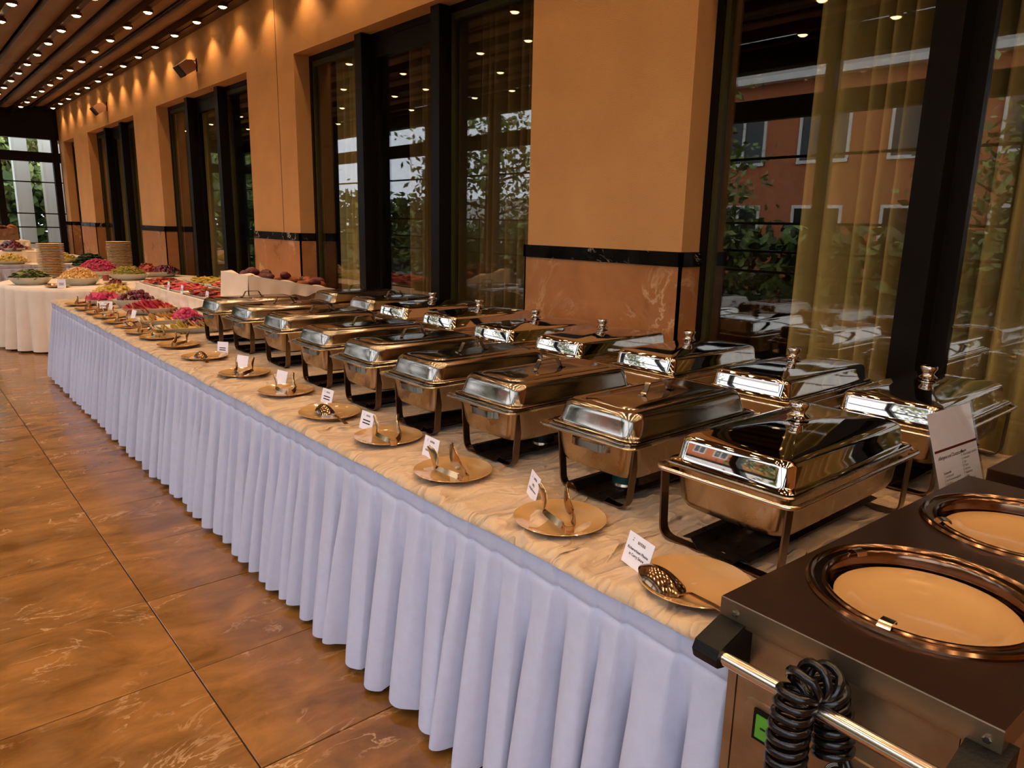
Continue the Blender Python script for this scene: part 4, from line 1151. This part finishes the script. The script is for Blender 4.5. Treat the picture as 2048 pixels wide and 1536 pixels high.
# bread basket under a cloth
def bread_basket(c, sx, sy, h0, h1, label, seed, clothm, rz=0):
    """sloping box: height h0 on the -x side, h1 on the +x side"""
    e = empty('bread_basket', c, rz, label=label, cat='basket')
    mb = MB()
    mb.add([(-sx, -sy, 0), (sx, -sy, 0), (sx, sy, 0), (-sx, sy, 0), (-sx, -sy, h0), (sx, -sy, h1), (sx, sy, h1), (-sx, sy, h0),
            (-sx + .03, -sy + .03, h0 - .004), (sx - .03, -sy + .03, h1 - .004), (sx - .03, sy - .03, h1 - .004), (-sx + .03, sy - .03, h0 - .004),
            (-sx + .04, -sy + .04, .04), (sx - .04, -sy + .04, .03), (sx - .04, sy - .04, .03), (-sx + .04, sy - .04, .04)],
           [(0, 3, 2, 1), (0, 1, 5, 4), (1, 2, 6, 5), (2, 3, 7, 6), (3, 0, 4, 7), (4, 5, 9, 8), (5, 6, 10, 9), (6, 7, 11, 10), (7, 4, 8, 11),
            (8, 9, 13, 12), (9, 10, 14, 13), (10, 11, 15, 14), (11, 8, 12, 15), (12, 13, 14, 15)])
    mb.obj('box', M['wicker'], e)
    rs = random.Random(seed)
    # cloth over the high end and part of the near side
    def cl_(u, v):   # u along -x face (y), v down
        y = sy + .012 - (2 * sy + .024) * u
        t = v
        return (-sx - .012 - .006 * sin(u * 14 + v * 2) * t - .01 * t, y, h0 + .008 - (h0 - .002) * t)
    cm = MB().grid(cl_, 30, 12)
    def cl2(u, v):
        x = -sx - .012 + (2 * sx) * u * .98
        hh = h0 + (h1 - h0) * max(0, min(1, (x + sx) / (2 * sx)))
        drop = min(hh, (hh * (.95 - .55 * u)) + .012 * sin(u * 22))
        return (x, -sy - .012 - .008 * sin(u * 30 + v) * v, hh + .008 - drop * v)
    cm.grid(cl2, 44, 10)
    cm.grid(lambda u, v: (-sx - .012 + .05 * v, sy + .012 - (2 * sy + .024) * u, h0 + .008 + .012 * v * sin(u * 9)), 30, 3)
    cm.grid(lambda u, v: (-sx - .012 + 2 * sx * .98 * u, -sy - .012 + .05 * v, h0 + (h1 - h0) * max(0, min(1, u * .98)) + .008 + .012 * v * sin(u * 17)), 44, 3)
    cm.obj('cloth_drape', clothm, e, smooth=0)
    return e
bread_basket((2.42, 5.72, RZ + .004), .36, .28, .22, .09, 'sloping bread basket under a cream cloth on the near end of the riser', 1, M['cloth2'])
def loaf(c, l, r, m, rz, label, seed, group):
    rs = random.Random(seed); n = 9
    rings = []
    for i in range(n):
        t = -1 + 2 * i / (n - 1); k = sqrt(max(.02, 1 - t * t * .96)) * (1 + .06 * rs.uniform(-1, 1))
        rings.append([(l * t, r * k * cos(2 * pi * j / 10), r * k * sin(2 * pi * j / 10) * .85) for j in range(10)])
    o = MB().loft(rings).obj('bread_loaf', m, smooth=60, label=label, cat='bread', group=group); o.location = c; o.rotation_euler = (rs.uniform(-.2, .2), rs.uniform(.0, .25), rz)
rs = random.Random(4)
for k in range(26):
    u = rs.uniform(-.30, .30); v = rs.uniform(-.18, .18)
    zz = RZ + .02 + .22 + (.09 - .22) * (u + .36) / .72 + rs.uniform(-.02, .035)
    loaf((2.42 + u, 5.72 + v, zz), rs.uniform(.055, .09), rs.uniform(.03, .045), M['dark_bread'] if k % 3 else M['bread'], rs.uniform(0, 3), 'small %s bread roll in the basket on the riser' % ('dark' if k % 3 else 'golden'), k, 'rolls in the near bread basket')

# ------------------------------------------------------------------ round salad table
def round_table(c, r, label):
    e = empty('salad_table', c, label=label, cat='table')
    MB().lathe([(0.0, .71), (r - .02, .71), (r - .015, .735), (0, .738)], 48, cap0=False, cap1=False).obj('table_board', M['wood'], e)
    for k in range(4):
        a = pi / 4 + k * pi / 2; MB().tube([(r * .6 * cos(a), r * .6 * sin(a), 0), (r * .6 * cos(a), r * .6 * sin(a), .71)], .02, 8).obj('leg', M['leg'], e)
    return e
RC = (2.20, 10.40); RR = 1.22
round_table((RC[0], RC[1], 0), RR, 'round table under a floor-length white cloth beyond the long buffet')
n = 700; cv = []; cfaces = []
rows = [(.0, .744)] 
mb = MB(); rs = random.Random(2)
nf = 34; phs = [rs.uniform(.6, 1.3) for _ in range(nf)]
def fold(a, t):
    s = (a / (2 * pi) * nf); i = int(s) % nf; f = s - int(s)
    return phs[i] * (sin(pi * f) ** .8)
rings = []
for j in range(17):
    if j == 0: rings.append([(.02 * cos(2 * pi * i / n), .02 * sin(2 * pi * i / n), .744) for i in range(n)])
    elif j == 1: rings.append([(RR * .985 * cos(2 * pi * i / n), RR * .985 * sin(2 * pi * i / n), .744) for i in range(n)])
    else:
        t = (j - 2) / 14
        rings.append([((RR + .004 + .115 * t ** .9 * fold(2 * pi * i / n, t)) * cos(2 * pi * i / n), (RR + .004 + .115 * t ** .9 * fold(2 * pi * i / n, t)) * sin(2 * pi * i / n), .742 - .722 * t) for i in range(n)])
mb.loft(rings, True, False)
o = mb.obj('round_tablecloth', M['cloth2'], smooth=0, label='floor-length white cloth falling in folds around the round salad table', cat='tablecloth')
o.location = (RC[0], RC[1], 0)
SZ = .746
oval_bowl((1.26, 10.16, SZ), .235, .20, .085, 'pale bowl of dark green salad at the left of the round table')
heap('green_salad', (1.26, 10.16, SZ + .07), .20, .17, .10, 190, .022, M['f_green'], 'dark green leaf salad in the left bowl of the round table', 'salad', 31, 'leaf')
oval_bowl((1.71, 9.88, SZ), .24, .20, .085, 'pale bowl of golden pasta salad at the front of the round table')
heap('pasta_salad', (1.71, 9.88, SZ + .07), .205, .17, .13, 230, .017, M['f_pasta'], 'golden pasta salad heaped in the front bowl of the round table', 'salad', 32, 'chunk')
oval_bowl((2.38, 10.42, SZ), .255, .20, .08, 'pale bowl of green bean salad on the round table before the tall plate stack')
heap('bean_salad', (2.36, 10.42, SZ + .065), .215, .17, .11, 240, .017, M['f_bean'], 'green bean salad in the bowl before the tall plate stack', 'salad', 33, 'stick')
oval_bowl((2.86, 10.85, SZ), .27, .20, .07, 'wide dish of grapes and carrot at the right of the round table')
heap('grape_heap', (2.93, 10.83, SZ + .06), .17, .15, .08, 110, .020, M['f_grape'], 'dark grapes heaped in the right dish of the round table', 'grapes', 34, 'ball')
heap('carrot_salad', (2.73, 10.93, SZ + .06), .12, .13, .12, 120, .016, M['f_orange'], 'orange carrot salad beside the grapes on the round table', 'salad', 35, 'stick')
oval_bowl((2.12, 10.95, SZ), .30, .22, .09, 'dark-rimmed bowl of magenta salad behind the pasta bowl')
heap('beet_salad', (2.12, 10.95, SZ + .075), .255, .185, .17, 240, .018, M['f_beet'], 'magenta beet salad mound behind the pasta bowl', 'salad', 36, 'chunk')
heap('herb_garnish', (2.04, 11.15, SZ + .15), .17, .10, .13, 140, .024, M['f_herb'], 'dark green herbs behind the magenta salad mound', 'herbs', 37, 'leaf')
# salad tongs and card in front
o = link('plate', plate_me); o.location = (1.44, 9.62, SZ); tag(o, 'beige plate with dark tongs at the edge of the round table', 'plate')
make_tongs((1.36, 9.66), (1.50, 9.62), .05, 'dark tongs lying on the plate at the round table edge')
for oo in [q for q in COL.objects if q.name.startswith('serving_tongs')][-1:]: oo.location.z = SZ + .021
label_card((1.42, 9.49), (1.50, 9.46), .10, .15, [(.12, None), (.12, None)], 'white card at the front edge of the round table', w=.085, logo=False)
[q for q in COL.objects if q.name.startswith('label_card')][-1].location.z = SZ
o = link('plate', plate_me); o.location = (2.06, 9.72, SZ); tag(o, 'beige plate holding a dark red dip between two salad bowls', 'plate')
heap('red_dip', (2.06, 9.72, SZ + .02), .07, .07, .045, 40, .014, M['f_dark'], 'dark red relish on the plate between two salad bowls', 'relish', 38, 'chunk')
# jars
def jar(x, y, z, m, label):
    e = empty('glass_jar', (x, y, z), label=label, cat='jar', group='dressing jars')
    MB().lathe([(.036, 0), (.04, .005), (.04, .085), (.034, .098), (.034, .108), (.031, .108), (.031, .096), (.037, .084), (.037, .006)], 20).obj('glass', M['acrylic'], e, smooth=40)
    MB().lathe([(.0355, .008), (.0355, .075)], 16).obj('dressing', m, e, smooth=40)
jar(1.96, 10.42, SZ, M['f_tan'], 'small glass jar of pale dressing behind the pasta bowl')
jar(2.09, 10.36, SZ, M['f_orange'], 'small glass jar of orange dressing behind the pasta bowl')
# plate stacks: every plate its own
stack_me = MB().lathe([(.0, .004), (.09, .004), (.094, 0), (.10, 0), (.102, .004), (.125, .010), (.155, .016), (.159, .0195), (.158, .024), (.154, .0245), (.124, .0155), (.10, .010), (.0, .009)], 28, cap0=False, cap1=False).mesh('stacked_plate', 45)
stack_me.materials.append(mat('stack_plate', lin(220, 182, 130), .25))
for (x, y, nme, cnt) in ((1.64, 11.18, 'left', 21), (2.50, 11.42, 'right', 22)):
    dx = dy = 0
    for k in range(cnt):
        o = link('stacked_plate', stack_me)
        dx = .9 * dx + random.uniform(-.003, .003); dy = .9 * dy + random.uniform(-.003, .003)
        o.location = (x + dx, y + dy, SZ + k * .0208)
        lab = 'beige plate in the middle of the %s tall stack on the round table' % nme
        if k == cnt - 1: lab = 'topmost beige plate of the %s tall stack on the round table' % nme
        if k == 0: lab = 'bottom beige plate of the %s tall stack on the round table' % nme
        tag(o, lab, 'plate', 'plates in the %s stack' % nme)

# ------------------------------------------------------------------ farthest buffet table
e = empty('far_buffet_table', (2.2, 16.0, 0), label='farthest buffet table with lavender-white skirt before the end glass wall', cat='table')
MB().box(-.85, .83, -1.75, 2.0, .715, .742).obj('table_board', M['wood'], e)
for sx in (-.75, .75):
    for sy in (-1.6, 1.8): MB().tube([(sx, sy, 0), (sx, sy, .715)], .02, 8).obj('leg', M['leg'], e)
MB().grid(lambda u, v: (1.33 + 1.72 * u, 14.23 + 3.8 * v, .746 + .003 * fbm(u * 6, v * 14, 3)), 20, 40).obj('tablecloth', M['cloth2'], smooth=0, label='white cloth on the farthest buffet table', cat='tablecloth')
st = .012
P = [((3.05 - i * st, 14.23), (0, -1)) for i in range(int(1.72 / st))] + [((1.33, 14.23 + i * st), (-1, 0)) for i in range(int(3.8 / st))]
skirt(P, .03, .746, 'table_skirt', M['skirt'], 'lavender-white pleated skirt of the farthest buffet table', 'table skirt', seed=8, step=st, nz=10)
draped_box(1.45, 2.15, 14.9, 17.2, .75, .93, M['cloth2'], 'display_riser', 'cloth-draped riser on the farthest buffet table', 5)
draped_box(1.45, 2.05, 16.0, 17.2, .932, 1.08, M['cloth2'], 'display_riser', 'upper draped step carrying the far bread basket', 6)
for o in [q for q in COL.objects if q.name.startswith('display_riser')]: pass
bread_basket((1.66, 16.5, 1.085), .26, .22, .16, .22, 'far bread basket high on the step at the left edge', 2, M['wicker'])
rs = random.Random(14)
for k in range(12):
    u = rs.uniform(-.2, .2); v = rs.uniform(-.15, .15)
    loaf((1.66 + u, 16.5 + v, 1.085 + .20 + rs.uniform(-.01, .07)), rs.uniform(.06, .09), rs.uniform(.03, .045), M['bread'] if k % 3 else M['dark_bread'], rs.uniform(0, 3), 'bread loaf heaped in the far basket at the left edge', 50 + k, 'loaves in the far basket')
platter((1.80, 15.68, .934), .22, .24, 'white canape platter on the far riser')
heap('canapes', (1.80, 15.68, .944), .19, .21, .05, 90, .03, M['f_orange'], 'orange and dark canapes on the far riser', 'canapes', 41, 'leaf')
for (x, y, m, nm, sh, cat, lab, dn) in ((1.55, 14.48, 'f_yellow', 'cheese_heap', 'chunk', 'cheese', 'yellow salad heap on the left front of the farthest table', ' at the left front of the farthest table'),
                              (2.33, 14.75, 'f_yellow', 'potato_salad', 'chunk', 'salad', 'yellow salad heap right of the left plate stack on the farthest table', ' right of the left plate stack'),
                              (1.66, 15.13, 'f_grape', 'berry_heap', 'ball', 'berries', 'dark berry heap at the far left of the farthest table', ' at the farthest table'),
                              (2.72, 14.55, 'f_herb', 'herb_salad', 'leaf', 'salad', 'dark herb salad on the right of the farthest table', ' at the farthest table'),
                              (2.35, 15.6, 'f_dark', 'olive_heap', 'ball', 'olives', 'dark olive heap at the back of the farthest table', ' at the farthest table')):
    z_ = .187 if nm == 'berry_heap' else 0
    oval_bowl((x, y, .748 + z_), .26 if not z_ else .2, .2, .05, 'shallow white dish under the ' + lab.split(' heap')[0].split(' salad')[0] + (' salad' if 'salad' in lab else ' heap') + dn)
    heap(nm, (x, y, .785 + z_), .23 if not z_ else .17, .17, .12, 110, .026, M[m], lab, cat, int(x * 100), sh)
